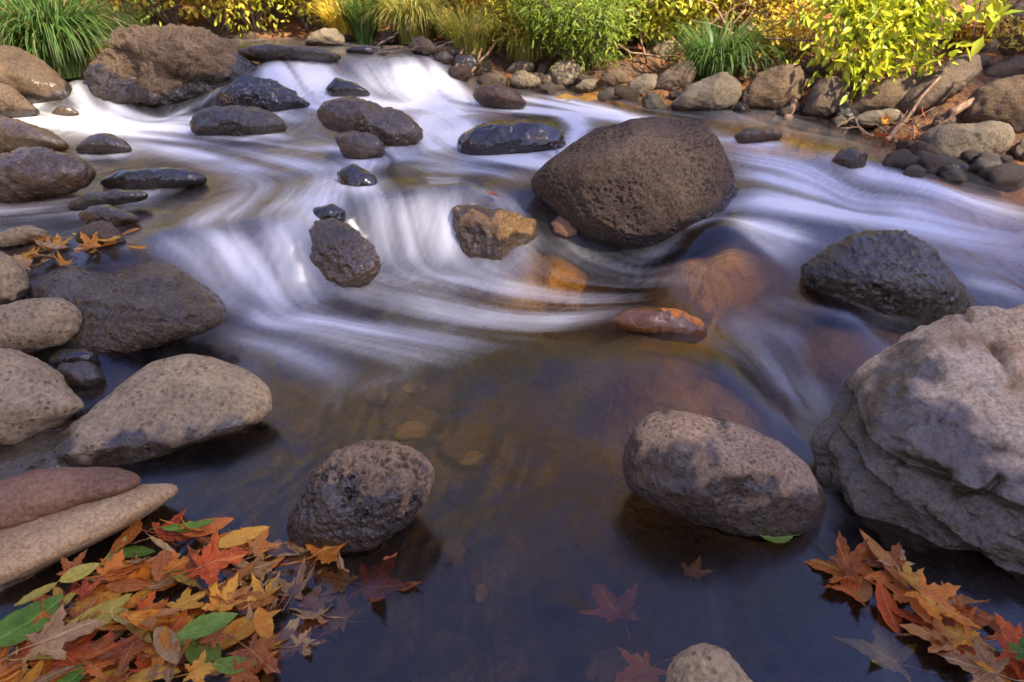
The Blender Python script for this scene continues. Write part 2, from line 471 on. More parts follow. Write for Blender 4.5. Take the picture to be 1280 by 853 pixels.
# ------------------------------------------------------------------ water: flow, foam, silk
# strokes follow the current in the photo: ([(px, py)...], half width px, foam)
STROKES = [
    ([(350, 78), (350, 98), (368, 126), (430, 140)], 16, .95), ([(395, 78), (395, 103), (420, 124), (480, 134)], 14, .9), ([(372, 78), (372, 100), (390, 128)], 14, .8),
    ([(450, 74), (468, 98), (490, 120)], 16, .3), ([(520, 80), (525, 100), (535, 120), (545, 136)], 17, .95), ([(500, 82), (503, 100), (508, 122)], 12, .6), ([(546, 88), (562, 110), (578, 128)], 12, .85),
    ([(380, 128), (460, 130), (540, 133), (600, 142)], 12, .95), ([(528, 136), (542, 155), (562, 178), (600, 196), (690, 207)], 15, .95), ([(520, 150), (530, 175), (560, 192)], 10, .8),
    ([(550, 140), (580, 172), (640, 205)], 9, .6), ([(590, 190), (660, 203), (730, 215)], 9, .95), ([(600, 127), (650, 136), (720, 142), (800, 152), (850, 156)], 12, .98),
    ([(690, 120), (740, 132), (790, 146)], 9, .9), ([(708, 142), (722, 160), (712, 185), (690, 200)], 11, .9), ([(655, 150), (672, 172), (682, 188)], 5, .5),
    ([(500, 190), (470, 205), (440, 220), (400, 245)], 14, .5), ([(520, 208), (600, 214), (660, 226)], 8, .45), ([(760, 146), (800, 154), (840, 158)], 8, .8),
    ([(40, 147), (120, 152), (200, 158), (265, 166)], 9, .9), ([(100, 140), (150, 146), (220, 150), (300, 160)], 7, .8), ([(92, 103), (98, 118), (112, 135), (140, 146)], 5, .6),
    ([(110, 162), (180, 170), (260, 178)], 8, .7), ([(150, 178), (210, 188), (270, 205)], 12, .45), ([(300, 182), (380, 188), (450, 186)], 12, .4), ([(380, 160), (440, 190), (470, 195)], 8, .35),
    ([(215, 182), (250, 190), (275, 203)], 5, .6), ([(255, 205), (305, 212), (330, 235), (280, 268), (215, 290)], 18, .5), ([(340, 190), (385, 205), (425, 215), (385, 250), (320, 275)], 20, .45),
    ([(440, 190), (432, 222), (405, 248), (372, 280), (350, 300), (368, 345), (392, 385)], 16, .5), ([(418, 235), (398, 262), (380, 285), (386, 330), (402, 372)], 9, .6),
    ([(205, 295), (250, 318), (292, 350), (318, 388)], 12, .55), ([(265, 293), (305, 318), (335, 350), (355, 388)], 14, .7), ([(330, 285), (352, 312), (372, 345), (390, 380)], 12, .6),
    ([(170, 300), (210, 315), (250, 345), (290, 388)], 10, .4),
    ([(295, 402), (370, 402), (450, 412), (530, 428)], 15, .8), ([(345, 418), (430, 425), (510, 442), (620, 458)], 16, .5), ([(300, 420), (360, 440), (430, 470)], 20, .35),
    ([(475, 250), (482, 285), (472, 328)], 16, .65), ([(515, 243), (518, 285), (500, 335)], 18, .7), ([(555, 247), (560, 285), (548, 325)], 14, .55), ([(585, 255), (590, 290), (585, 325)], 6, .35),
    ([(440, 215), (465, 235), (478, 265)], 12, .5), ([(605, 318), (612, 330), (640, 345)], 6, .5),
    ([(480, 340), (560, 350), (640, 365), (720, 376), (800, 372)], 12, .6), ([(470, 355), (540, 372), (620, 392), (700, 396), (790, 386)], 14, .5), ([(500, 380), (580, 405), (660, 415), (740, 405)], 16, .3),
    ([(690, 298), (740, 322), (800, 342), (880, 348)], 9, .5), ([(800, 350), (850, 338), (905, 348)], 10, .35), ([(815, 350), (850, 362), (890, 380)], 8, .25),
    ([(860, 168), (920, 178), (980, 193), (1040, 215), (1075, 235)], 8, .55), ([(915, 190), (980, 205), (1035, 222), (1090, 240)], 8, .75), ([(920, 215), (970, 228), (1040, 238), (1110, 250)], 8, .55),
    ([(1068, 212), (1120, 224), (1180, 240), (1290, 268)], 10, .9), ([(1100, 226), (1170, 246), (1290, 285)], 8, .55), ([(1060, 200), (1080, 215), (1110, 225)], 6, .5),
    ([(915, 258), (975, 253), (1040, 264), (1120, 275), (1220, 284)], 11, .75), ([(920, 275), (970, 283), (1015, 297)], 9, .7), ([(1140, 285), (1220, 296), (1290, 300)], 7, .5),
    ([(1190, 325), (1240, 330), (1290, 330)], 8, .45), ([(1205, 350), (1250, 358), (1290, 362)], 9, .65), ([(940, 232), (1020, 247), (1120, 262)], 8, .35), ([(960, 300), (985, 310), (1000, 322)], 5, .6),
    ([(905, 392), (930, 412), (960, 450), (985, 488), (1010, 515)], 13, .6), ([(935, 408), (990, 418), (1015, 432)], 8, .5), ([(1000, 470), (1015, 500), (1030, 530)], 16, .6), ([(1040, 370), (1090, 392), (1150, 402)], 7, .5),
    ([(1018, 515), (1035, 565), (1040, 640), (1000, 680)], 10, .35), ([(915, 200), (1000, 220), (1090, 248), (1290, 292)], 16, .6), ([(920, 262), (1040, 268), (1290, 312)], 12, .6), ([(915, 180), (980, 198), (1040, 220)], 10, .5), ([(920, 385), (980, 380), (1050, 400), (1120, 412)], 9, .25),
    ([(620, 470), (500, 480), (400, 470)], 30, .12), ([(150, 470), (100, 500), (60, 540)], 10, .2),
    ([(780, 600), (775, 640), (790, 700)], 8, .15), ([(200, 230), (150, 260), (60, 270), (0, 275)], 16, .25), ([(330, 450), (280, 480), (200, 440)], 14, .2),
]
STROKES += [
    ([(350, 88), (390, 110), (470, 130)], 22, .5), ([(420, 130), (520, 132), (620, 138)], 16, .55), ([(490, 80), (505, 105), (525, 130)], 16, .55), ([(560, 150), (600, 190), (680, 210)], 16, .5),
    ([(640, 118), (720, 136), (830, 152)], 12, .6), ([(470, 195), (540, 200), (620, 214)], 10, .4), ([(20, 150), (150, 160), (300, 172)], 14, .45), ([(250, 190), (330, 205), (420, 230)], 22, .25),
    ([(900, 180), (1000, 205), (1080, 240), (1180, 260)], 18, .35), ([(920, 240), (1020, 260), (1150, 285), (1280, 310)], 20, .4), ([(1060, 205), (1150, 235), (1290, 275)], 14, .5), ([(1150, 310), (1230, 340), (1290, 350)], 14, .3),
    ([(930, 290), (960, 310), (990, 335)], 10, .4), ([(470, 260), (520, 300), (560, 340)], 30, .25), ([(240, 300), (300, 340), (340, 390)], 30, .3), ([(380, 400), (480, 420), (600, 445)], 26, .3), ([(520, 360), (640, 380), (780, 380)], 20, .25),
    ([(950, 400), (985, 450), (1015, 510)], 20, .3), ([(800, 350), (860, 345), (920, 360)], 14, .25), ([(600, 420), (700, 440), (760, 440)], 18, .1), ([(200, 470), (330, 480), (450, 520)], 20, .08)]
STROKES += [
    ([(915, 195), (990, 212), (1060, 240), (1140, 262), (1290, 300)], 13, .7), ([(1090, 215), (1160, 232), (1290, 262)], 12, .8), ([(915, 262), (1000, 262), (1120, 282), (1290, 318)], 12, .6),
    ([(925, 215), (1000, 235), (1060, 250)], 10, .6), ([(915, 280), (960, 288), (1010, 305)], 9, .6), ([(1210, 340), (1250, 352), (1290, 372)], 12, .5),
    ([(290, 400), (400, 408), (520, 424), (640, 440)], 22, .5), ([(440, 335), (520, 350), (640, 372)], 20, .45), ([(895, 385), (940, 420), (975, 470), (1010, 530)], 14, .45)]
foam = np.zeros(GX.shape); VXs = np.zeros(GX.shape); VYs = np.zeros(GX.shape); VW = np.full(GX.shape, 1e-6)
gyy, gxx = np.gradient(blur(Wr, 8), RES)
VXs -= gxx * .35; VYs -= gyy * .35
VYs -= .02; VXs += .005
for pts, wpx, inten in STROKES:
    P = [hit(px, py, Wf) for px, py in pts]
    seg_n = len(P) - 1
    for seg_i, (a, b) in enumerate(zip(P[:-1], P[1:])):
        dep = ((a - CAM) @ FWD + (b - CAM) @ FWD) / 2
        w = wpx * dep / F
        ext = 4.0 * w + .05
        i0 = int(max(0, (min(a[0], b[0]) - ext - X0) / RES)); i1 = int(min(NX, (max(a[0], b[0]) + ext - X0) / RES + 1))
        j0 = int(max(0, (min(a[1], b[1]) - ext * 1.6 - Y0) / RES)); j1 = int(min(NY, (max(a[1], b[1]) + ext * 1.6 - Y0) / RES + 1))
        if i1 <= i0 or j1 <= j0: continue
        sx, sy = GX[j0:j1, i0:i1], GY[j0:j1, i0:i1]
        ab = (b - a)[:2]; L = ab @ ab + 1e-9
        tt = np.clip(((sx - a[0]) * ab[0] + (sy - a[1]) * ab[1]) / L, 0, 1)
        d2 = (sx - a[0] - tt * ab[0]) ** 2 + ((sy - a[1] - tt * ab[1])) ** 2
        sp = (seg_i + tt) / seg_n; g = np.exp(-d2 / (w * 1.15) ** 2) * (.25 + .75 * sstep(-.05, .2, sp)) * (.2 + .8 * sstep(1.05, .72, sp))
        foam[j0:j1, i0:i1] = np.maximum(foam[j0:j1, i0:i1], inten * g) * .75 + .25 * (1 - (1 - foam[j0:j1, i0:i1]) * (1 - inten * g))
        g2 = np.exp(-d2 / (w * 2.5) ** 2)
        u = ab / math.sqrt(L)
        VXs[j0:j1, i0:i1] += g2 * u[0]; VYs[j0:j1, i0:i1] += g2 * u[1]
VXs = blur(VXs, 3); VYs = blur(VYs, 3)
foam = 1 - (1 - .93 * blur(foam, 2.0)) * (1 - .3 * blur(foam, 12))
vm = np.sqrt(VXs ** 2 + VYs ** 2) + 1e-9
UX, UY = (VXs / vm).astype(np.float32), (VYs / vm).astype(np.float32)


def lic(noise, L):
    """smear noise along the current, as the long exposure did to the water itself"""
    acc = noise.copy(); wsum = 1.0
    jj, ii = np.meshgrid(np.arange(NY, dtype=np.float32), np.arange(NX, dtype=np.float32), indexing='ij')
    for sg in (1, -1):
        pi, pj = ii.copy(), jj.copy()
        for k in range(L):
            a = np.clip(pi, 0, NX - 1).astype(np.int32); b = np.clip(pj, 0, NY - 1).astype(np.int32)
            pi += sg * UX[b, a]; pj += sg * UY[b, a]
            a = np.clip(pi + .5, 0, NX - 1).astype(np.int32); b = np.clip(pj + .5, 0, NY - 1).astype(np.int32)
            w = 1 - k / L
            acc = acc + noise[b, a] * w; wsum += w
    acc = acc / wsum
    acc = acc - blur(acc, 30)
    return acc / (acc.std() + 1e-9)


nz = rng.standard_normal(GX.shape).astype(np.float32)
s1 = lic(nz, 30)
n2_ = blur(nz, 2.6); n2_ = (n2_ / n2_.std()).astype(np.float32)
s2 = lic(n2_, 56)
streak = .5 * s1 + .9 * s2
streak /= streak.std()
P3 = np.stack([GX.ravel(), GY.ravel(), 0 * GX.ravel()], 1)
patch = fbm(P3 * 2.2, 77, 3).reshape(GX.shape)
print('lic', time.time() - T0)

# ------------------------------------------------------------------ rocks
_ico = {}


def ico(n):
    if n not in _ico:
        bm = bmesh.new(); bmesh.ops.create_icosphere(bm, subdivisions=n, radius=1.0)
        V = np.array([v.co[:] for v in bm.verts]); Fc = np.array([[v.index for v in f.verts] for f in bm.faces]); bm.free()
        V /= np.linalg.norm(V, axis=1)[:, None]
        _ico[n] = (V, Fc)
    return _ico[n]


def radial(poly, cx, cy, sm=4.0):
    P = np.array(poly, float) - (cx, cy)
    th = np.arange(360) * math.pi / 180
    dx, dy = np.cos(th), np.sin(th)
    r = np.zeros(360)
    n = len(P)
    for i in range(n):
        a, b = P[i], P[(i + 1) % n]; e = b - a
        den = dx * e[1] - dy * e[0]
        with np.errstate(divide='ignore', invalid='ignore'):
            tt = (a[0] * e[1] - a[1] * e[0]) / den
            u = (a[0] * dy - a[1] * dx) / den
        ok = (np.abs(den) > 1e-9) & (tt > 0) & (u >= -.001) & (u <= 1.001)
        r = np.where(ok, np.maximum(r, tt), r)
    bad = r <= 0
    if bad.any(): r[bad] = np.interp(np.flatnonzero(bad), np.flatnonzero(~bad), r[~bad], period=360)
    k = np.exp(-.5 * (np.arange(-20, 21) / sm) ** 2); k /= k.sum()
    return np.convolve(np.concatenate([r[-20:], r, r[:20]]), k, 'valid')


ROCK_FEET = []


def rock(name, label, poly, mat, tk=.85, sub=5, q=.5, sink=None, sm=4.0, pw=1.0, pc=1.0, seed=None, rough=(.05, .025, .008), facets=(), contact=None,
         field=None, pits=None, grooves=(), steps=(), wl=.06, group=None, push=0.0, cat='rock', lift=0.0, lie=0.0):
    """a stone read off its outline in the photo, given its own distance, size and thickness"""
    seed = seed if seed is not None else (abs(hash(label)) % 997 if False else sum(map(ord, label)) % 997)
    poly = np.array(poly, float)
    x0, y0 = poly[:, 0], poly[:, 1]; x1, y1 = np.roll(x0, -1), np.roll(y0, -1)
    cr = x0 * y1 - x1 * y0; A = cr.sum() / 2
    cx = ((x0 + x1) * cr).sum() / (6 * A); cy = ((y0 + y1) * cr).sum() / (6 * A)
    if contact is None:
        near = poly[np.abs(poly[:, 0] - cx) < .5 * (poly[:, 0].max() - poly[:, 0].min())]
        contact = (cx, near[:, 1].max())
    foot = hit(contact[0], contact[1], field or Wf)
    d0 = (foot - CAM) @ FWD
    mr = math.sqrt(abs(A) / math.pi) / F
    T = tk * mr * d0
    dc = d0 + q * T + push + lie * max(0, contact[1] - cy) / F * d0 * .85
    if sink is None: sink = 1 / math.sqrt(1 - q * q) - 1
    rr = radial(poly, cx, cy, sm)
    V, Fc = ico(sub)
    d = V.copy()
    for n, h, *k in facets:
        n = np.array(n, float); n /= np.linalg.norm(n)
        s = d @ n - h
        d = d - n * (np.where(s > 0, s, 0) * (k[0] if k else .92))[:, None]
    a, b, c = d[:, 0], d[:, 1], d[:, 2]
    rho = np.sqrt(a * a + b * b)
    th = np.degrees(np.arctan2(-b, a)) % 360      # outline y runs downward
    i = th.astype(int) % 360; fr = th - np.floor(th)
    r = rr[i] * (1 - fr) + rr[(i + 1) % 360] * fr
    r = r * (1 + sink * np.clip(-b / (rho + 1e-9), 0, 1) ** .75) * dc / F
    ctr = CAM + ray(cx, cy) * dc
    rp = rho ** pw / (rho + 1e-9)
    world = ctr + RIGHT * (a * r * rp)[:, None] + UP * (b * r * rp)[:, None] + FWD * (np.sign(c) * np.abs(c) ** pc * T)[:, None]
    if lie:
        rel = world - CAM; dep = rel @ FWD
        off = lie * (b * r * rp)
        world = CAM + (rel - FWD * dep[:, None]) * ((dep + off) / dep)[:, None] + FWD * (dep + off)[:, None]
    world = world + np.array([0, 0, lift])
    Rm = mr * d0
    dirw = RIGHT * V[:, 0:1] + UP * V[:, 1:2] + FWD * V[:, 2:3]
    Q = (world - ctr) / Rm
    disp = rough[0] * Rm * fbm(Q * 1.7, seed, 2) + rough[1] * Rm * fbm(Q * 5, seed + 5, 3) + rough[2] * Rm * fbm(Q * 16, seed + 9, 3)
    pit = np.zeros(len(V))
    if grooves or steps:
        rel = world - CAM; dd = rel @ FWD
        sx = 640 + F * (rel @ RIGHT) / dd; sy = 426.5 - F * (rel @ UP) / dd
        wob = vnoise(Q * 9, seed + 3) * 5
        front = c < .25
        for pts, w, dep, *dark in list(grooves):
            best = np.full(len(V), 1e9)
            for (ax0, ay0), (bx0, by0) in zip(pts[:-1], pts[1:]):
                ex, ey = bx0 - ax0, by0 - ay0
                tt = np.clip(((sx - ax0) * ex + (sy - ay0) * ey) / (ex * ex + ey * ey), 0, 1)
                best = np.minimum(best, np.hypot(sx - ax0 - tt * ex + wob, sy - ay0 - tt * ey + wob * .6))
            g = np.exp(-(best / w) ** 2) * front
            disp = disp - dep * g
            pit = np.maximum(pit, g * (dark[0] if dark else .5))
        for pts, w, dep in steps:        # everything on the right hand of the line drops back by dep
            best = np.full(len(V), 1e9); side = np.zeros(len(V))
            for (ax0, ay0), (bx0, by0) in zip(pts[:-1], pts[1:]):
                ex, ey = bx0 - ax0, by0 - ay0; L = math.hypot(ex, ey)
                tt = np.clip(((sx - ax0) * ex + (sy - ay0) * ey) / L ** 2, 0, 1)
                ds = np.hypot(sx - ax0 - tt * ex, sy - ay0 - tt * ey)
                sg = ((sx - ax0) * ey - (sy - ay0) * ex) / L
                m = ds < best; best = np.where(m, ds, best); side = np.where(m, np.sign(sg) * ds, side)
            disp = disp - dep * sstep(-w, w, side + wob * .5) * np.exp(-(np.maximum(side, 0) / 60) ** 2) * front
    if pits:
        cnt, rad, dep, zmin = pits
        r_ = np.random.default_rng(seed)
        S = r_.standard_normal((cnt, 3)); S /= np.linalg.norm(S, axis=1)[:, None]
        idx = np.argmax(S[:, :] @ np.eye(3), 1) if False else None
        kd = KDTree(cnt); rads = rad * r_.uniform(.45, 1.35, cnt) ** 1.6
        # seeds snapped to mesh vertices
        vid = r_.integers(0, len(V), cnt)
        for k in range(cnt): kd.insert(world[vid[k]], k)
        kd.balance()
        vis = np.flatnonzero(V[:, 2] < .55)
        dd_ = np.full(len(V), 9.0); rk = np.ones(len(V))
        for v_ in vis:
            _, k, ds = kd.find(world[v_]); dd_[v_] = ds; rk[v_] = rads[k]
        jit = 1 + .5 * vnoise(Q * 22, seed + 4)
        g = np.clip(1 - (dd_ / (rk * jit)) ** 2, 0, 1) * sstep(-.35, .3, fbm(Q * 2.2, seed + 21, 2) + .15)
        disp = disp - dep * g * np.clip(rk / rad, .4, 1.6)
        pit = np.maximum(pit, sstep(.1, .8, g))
    world = world + dirw * disp[:, None]
    hw = world[:, 2] - samp(Wr, world[:, 0], world[:, 1])
    wn = fbm(Q * 3.0, seed + 40, 3)
    land = bank_sd(np.array([ctr[0]]), np.array([ctr[1]]))[0] > .15
    wet = np.zeros(len(V)) if (land and field is not None) else 1 - sstep(wl * .7, wl * 1.35, hw + wn * wl * .45 - wl * .35 * np.clip(-d[:, 0], -1, 1))
    me = mesh_np(name, world - ctr, Fc)
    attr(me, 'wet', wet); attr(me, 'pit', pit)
    o = link(name, me, mat, None, ctr)
    ROCK_FEET.append((ctr, Rm))
    return tag(o, label, cat, group)


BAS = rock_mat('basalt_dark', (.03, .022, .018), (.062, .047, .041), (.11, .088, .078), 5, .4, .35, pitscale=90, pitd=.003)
BASB = rock_mat('basalt_brown', (.04, .028, .02), (.09, .066, .05), (.15, .115, .09), 5, .4, .35)
PUM = rock_mat('pumice_tan', (.06, .042, .032), (.15, .112, .09), (.24, .19, .155), 7, .4, .35, fine=140, coat=.5)
GREY = rock_mat('grey_stone', (.11, .088, .064), (.23, .188, .138), (.34, .285, .22), 5, .45, .3, pitscale=60, pitd=.003)
TAN = rock_mat('tan_stone', (.2, .14, .09), (.31, .23, .15), (.42, .33, .23), 5, .4, .35, fine=140)
LIME = rock_mat('pale_ledge_stone', (.24, .186, .142), (.42, .345, .275), (.54, .465, .39), 4, .35, .35, stain=(.25, .15, .075), strata=.006, fine=120, bumpd=.016, coat=.3)
RED = rock_mat('reddish_stone', (.09, .052, .04), (.165, .1, .075), (.24, .155, .12), 5, .35, .3, fine=120)
WET = rock_mat('wet_dark_stone', (.05, .036, .02), (.11, .08, .045), (.26, .2, .12), 6, .6, .35, wetall=.9, bumpd=.02, wetgloss=.16, coat=1.0)
WETB = rock_mat('wet_brown_stone', (.08, .048, .014), (.22, .13, .04), (.44, .3, .12), 6, .5, .35, wetall=.88, bumpd=.02, wetgloss=.16, coat=1.0)
SLICK = rock_mat('slick_water_polished_stone', (.03, .024, .022), (.06, .05, .05), (.1, .08, .07), 3, .3, .1, wetall=1.0, bumpd=.004, wetgloss=.12, coat=1.0)
OCHRE = rock_mat('ochre_stone', (.16, .085, .02), (.32, .19, .06), (.42, .28, .12), 7, .6, .35, wetall=.35, stain=(.1, .08, .07), bumpd=.02)
ORANGE = rock_mat('orange_stone', (.3, .09, .02), (.45, .16, .04), (.6, .28, .07), 6, .4, .25, wetall=.12)
AMBER = rock_mat('algae_amber_stone', (.22, .11, .02), (.40, .22, .04), (.55, .36, .08), 3, .4, .2, wetall=.25, bumpd=.008, wetgloss=.4)
OLIVE = rock_mat('algae_olive_stone', (.1, .075, .03), (.22, .17, .08), (.34, .28, .14), 3, .4, .2, wetall=.25, bumpd=.008, wetgloss=.4)
BNKP = rock_mat('bank_stone_purple_grey', (.03, .023, .02), (.065, .052, .046), (.12, .1, .09), 4, .35, .3)  # the three bank stone colours are darkened to stand in for tree shade
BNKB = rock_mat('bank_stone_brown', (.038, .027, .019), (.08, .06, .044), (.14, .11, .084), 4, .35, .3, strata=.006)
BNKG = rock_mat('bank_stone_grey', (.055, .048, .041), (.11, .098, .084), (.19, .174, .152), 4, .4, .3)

fu = (0, .55, -.83); ful = (-.5, .45, -.75); fur = (.5, .45, -.75); ffr = (0, -.2, -1)

# --- foreground and midstream stones
rock('boulder', 'big round dark pitted boulder standing in the white water right of centre',
     [(660, 232), (668, 216), (700, 192), (740, 170), (790, 153), (830, 148), (868, 155), (895, 175), (912, 205), (918, 240), (913, 275), (897, 300), (860, 312), (810, 316), (760, 302), (720, 282), (690, 258)],
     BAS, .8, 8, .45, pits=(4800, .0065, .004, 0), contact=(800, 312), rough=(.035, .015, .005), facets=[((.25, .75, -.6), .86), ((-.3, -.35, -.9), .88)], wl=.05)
rock('boulder', 'large pale cracked ledge boulder filling the right edge of the foreground',
     [(1020, 558), (1040, 512), (1067, 478), (1100, 440), (1150, 410), (1210, 390), (1280, 383), (1380, 395), (1440, 470), (1470, 640), (1440, 800), (1350, 830), (1280, 790), (1200, 742), (1130, 694), (1070, 644), (1030, 604)],
     LIME, .7, 8, .35, sink=.12, lie=.4, contact=(1130, 694), rough=(.03, .028, .012), facets=[((-.02, .5, -.86), .66), ((-.72, -.4, -.55), .8), ((-.35, -.8, -.5), .74)],
     grooves=[([(1205, 393), (1235, 420), (1250, 450), (1262, 480), (1280, 500)], 5, .012, .7), ([(1240, 420), (1248, 440)], 12, .02, .6), ([(1120, 510), (1150, 500), (1180, 492), (1240, 480)], 3, .006, .6),
              ([(1175, 525), (1195, 500), (1200, 495)], 3, .005, .5), ([(1190, 530), (1240, 555), (1300, 580)], 3, .006, .6), ([(1125, 575), (1150, 585), (1180, 595)], 9, .03, .75), ([(1190, 622), (1225, 618), (1240, 615), (1250, 600)], 6, .02, .7),
              ([(1070, 535), (1110, 530), (1150, 520)], 9, .012, .3), ([(1150, 640), (1180, 670), (1230, 690), (1290, 720)], 4, .01, .5), ([(1160, 660), (1210, 700), (1260, 740)], 4, .01, .5), ([(1140, 560), (1110, 545)], 4, .006, .4), ([(1210, 650), (1290, 690)], 3, .007, .5)],
     steps=[([(1300, 640), (1240, 620), (1180, 600), (1120, 580), (1075, 540), (1060, 490)], 3.5, .035), ([(1300, 760), (1240, 700), (1180, 660), (1130, 640), (1080, 600), (1060, 570)], 4, .035)], wl=.16)
rock('rock', 'oval tan stone with dark wet underside beside the big pale ledge boulder',
     [(779, 594), (784, 552), (804, 520), (832, 512), (869, 517), (924, 533), (980, 556), (1012, 583), (1027, 620), (1016, 650), (989, 664), (938, 666), (878, 650), (823, 631), (791, 612)],
     rock_mat('oval_brown_stone', (.13, .09, .065), (.26, .195, .15), (.36, .285, .23), 6, .4, .35, pitscale=80, pitd=.003, fine=130, coat=.3), .8, 7, .45, rough=(.03, .02, .007), facets=[((0, .75, -.65), .86), ((.2, -.3, -.9), .86)], wl=.12)
rock('rock', 'round pitted lava stone standing in the dark pool above the leaf heap',
     [(365, 654), (374, 628), (390, 594), (417, 567), (451, 552), (491, 552), (525, 564), (543, 584), (541, 606), (528, 630), (501, 658), (468, 681), (441, 688), (400, 683), (374, 672)],
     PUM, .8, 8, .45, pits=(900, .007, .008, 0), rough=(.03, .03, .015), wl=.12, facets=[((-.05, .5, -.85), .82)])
rock('rock', 'small round grey stone poking up at the bottom edge of the picture',
     [(833, 850), (845, 826), (865, 812), (885, 808), (905, 815), (925, 835), (942, 855), (950, 885), (935, 905), (850, 905), (830, 880)], GREY, .9, 6, .5, wl=.015)
rock('slab', 'broad flat grey slab sloping down to the water at the left',
     [(-170, 690), (-150, 640), (20, 556), (60, 540), (130, 498), (190, 456), (240, 444), (285, 452), (325, 480), (343, 510), (322, 537), (250, 558), (180, 582), (100, 604), (40, 622), (0, 640), (-80, 690)],
     GREY, .55, 7, .4, sm=1.5, lie=.5, lift=.005, sink=.3, contact=(200, 574), facets=[((.05, .8, -.6), .7), ((.5, -.3, -.8), .85)], rough=(.03, .02, .006), wl=.06, pits=(160, .006, .005, 0))
rock('rock', 'reddish brown smooth stone lying between the grey slab and the tan slab',
     [(-70, 670), (-40, 630), (14, 616), (45, 605), (86, 602), (137, 603), (172, 607), (190, 617), (179, 629), (137, 638), (103, 652), (51, 670), (17, 676), (-20, 676)], RED, .8, 6, .4, lie=.3, lift=.035, wl=.012, rough=(.03, .02, .006))
rock('slab', 'long tan sunlit slab along the upper edge of the leaf heap',
     [(-230, 800), (-100, 735), (0, 688), (51, 664), (120, 646), (172, 634), (213, 630), (238, 637), (206, 662), (165, 689), (113, 706), (86, 734), (51, 768), (20, 808), (-40, 860), (-200, 900)],
     TAN, .7, 7, .35, sm=1.3, lie=.45, lift=.055, sink=.2, contact=(110, 712), rough=(.03, .02, .006), wl=.012, facets=[((-.1, .8, -.6), .72)])
rock('rock', 'rounded pale grey stone at the left edge above the grey slab',
     [(-60, 520), (-40, 450), (0, 433), (25, 440), (54, 454), (71, 471), (84, 492), (97, 500), (99, 510), (84, 518), (62, 532), (30, 552), (-10, 562), (-50, 560)], GREY, .8, 6, .45, wl=.02, facets=[((.3, .5, -.8), .86)])
rock('rock', 'pale streaked stone wedged against the large wet brown rock at left',
     [(-40, 420), (-20, 388), (27, 376), (68, 371), (86, 377), (99, 394), (93, 412), (75, 428), (51, 442), (15, 440), (-30, 440)], GREY, .8, 6, .45, wl=.015)
rock('rock', 'large wet brown rock with glittering rough surface left of the small waterfall',
     [(35, 362), (68, 339), (112, 331), (163, 328), (200, 329), (231, 341), (262, 360), (283, 386), (280, 398), (258, 409), (204, 422), (153, 434), (119, 438), (90, 425), (55, 395)],
     rock_mat('wet_glitter_stone', (.09, .055, .016), (.24, .15, .045), (.5, .36, .15), 7, .5, .5, wetall=.85, bumpd=.05, wetgloss=.15, coat=1.0), .6, 7, .4, sink=.2, lie=.6, rough=(.03, .03, .016), facets=[((0, .75, -.65), .74)],
     grooves=[([(180, 350), (230, 360)], 3, .006), ([(90, 380), (200, 390)], 3, .005), ([(120, 400), (240, 400)], 3, .005)])
rock('rock', 'small dark wet stone in the gap behind the grey slab', [(68, 466), (78, 454), (105, 451), (119, 457), (129, 473), (119, 484), (92, 489), (74, 482)], WET, .9, 5, .5)
rock('rock', 'bluish wet stone tucked under the streaked pale stone', [(62, 446), (80, 437), (105, 435), (122, 443), (118, 456), (90, 460), (66, 456)], SLICK, .9, 5, .5)
rock('rock', 'grey pitted stone at the left edge beside the orange leaf pocket', [(-40, 350), (-20, 318), (0, 313), (17, 326), (29, 342), (29, 360), (20, 376), (0, 384), (-30, 380)], GREY, .8, 6, .45, wl=.02)
rock('rock', 'flat pale stone at the left edge touching orange leaves', [(-30, 305), (-5, 296), (20, 285), (41, 281), (58, 288), (61, 295), (34, 305), (10, 311), (-20, 313)], GREY, .8, 5, .45, wl=.012)
rock('rock', 'squarish purple grey stone beside the orange leaf pocket', [(94, 298), (101, 286), (119, 278), (136, 276), (147, 288), (156, 303), (146, 307), (119, 309), (99, 304)], BNKP, .8, 5, .45, wl=.012, facets=[((0, .5, -.85), .8)])
rock('rock', 'low mossy brown stone with a pink leaf on its shoulder', [(96, 270), (114, 259), (134, 256), (158, 264), (178, 274), (151, 283), (111, 282)], WETB, .7, 5, .4)
rock('rock', 'thin dark wet stone lying flat at left midstream', [(80, 261), (111, 243), (151, 237), (189, 241), (182, 250), (141, 256), (94, 264)], WET, .7, 5, .35)
rock('rock', 'large glossy wet brown rock at the left edge', [(-50, 235), (-30, 200), (0, 196), (20, 191), (50, 187), (77, 189), (104, 198), (118, 212), (114, 226), (87, 239), (47, 248), (0, 256), (-40, 254)], WETB, .7, 6, .4, rough=(.05, .04, .015), facets=[((0, .7, -.7), .82)])
rock('rock', 'long low wet brown rock second from the grass boulder on the left edge', [(-40, 175), (-20, 146), (0, 145), (27, 151), (57, 161), (84, 176), (87, 186), (50, 190), (0, 194), (-35, 195)], WETB, .7, 6, .4, facets=[((0, .7, -.7), .82)])
rock('rock', 'small domed wet rock alone in the left white water', [(94, 188), (104, 177), (124, 168), (141, 167), (158, 177), (166, 188), (134, 194), (102, 192)], WET, .8, 5, .45)
rock('boulder', 'smooth brown boulder below the green sedge clump at the far left', [(-50, 110), (-35, 66), (0, 59), (20, 60), (47, 72), (71, 91), (84, 104), (92, 119), (88, 131), (67, 135), (40, 134), (0, 128), (-40, 130)], rock_mat('brown_banded_stone', (.022, .015, .01), (.048, .034, .023), (.1, .075, .055), 4, .4, .3, wetall=.15), .8, 6, .45, facets=[((.2, .7, -.7), .86)])
rock('rock', 'rough dark stone with a small grass tuft at the left edge', [(-30, 125), (-15, 103), (0, 104), (15, 111), (34, 126), (50, 141), (20, 149), (-20, 150)], BAS, .8, 6, .45)
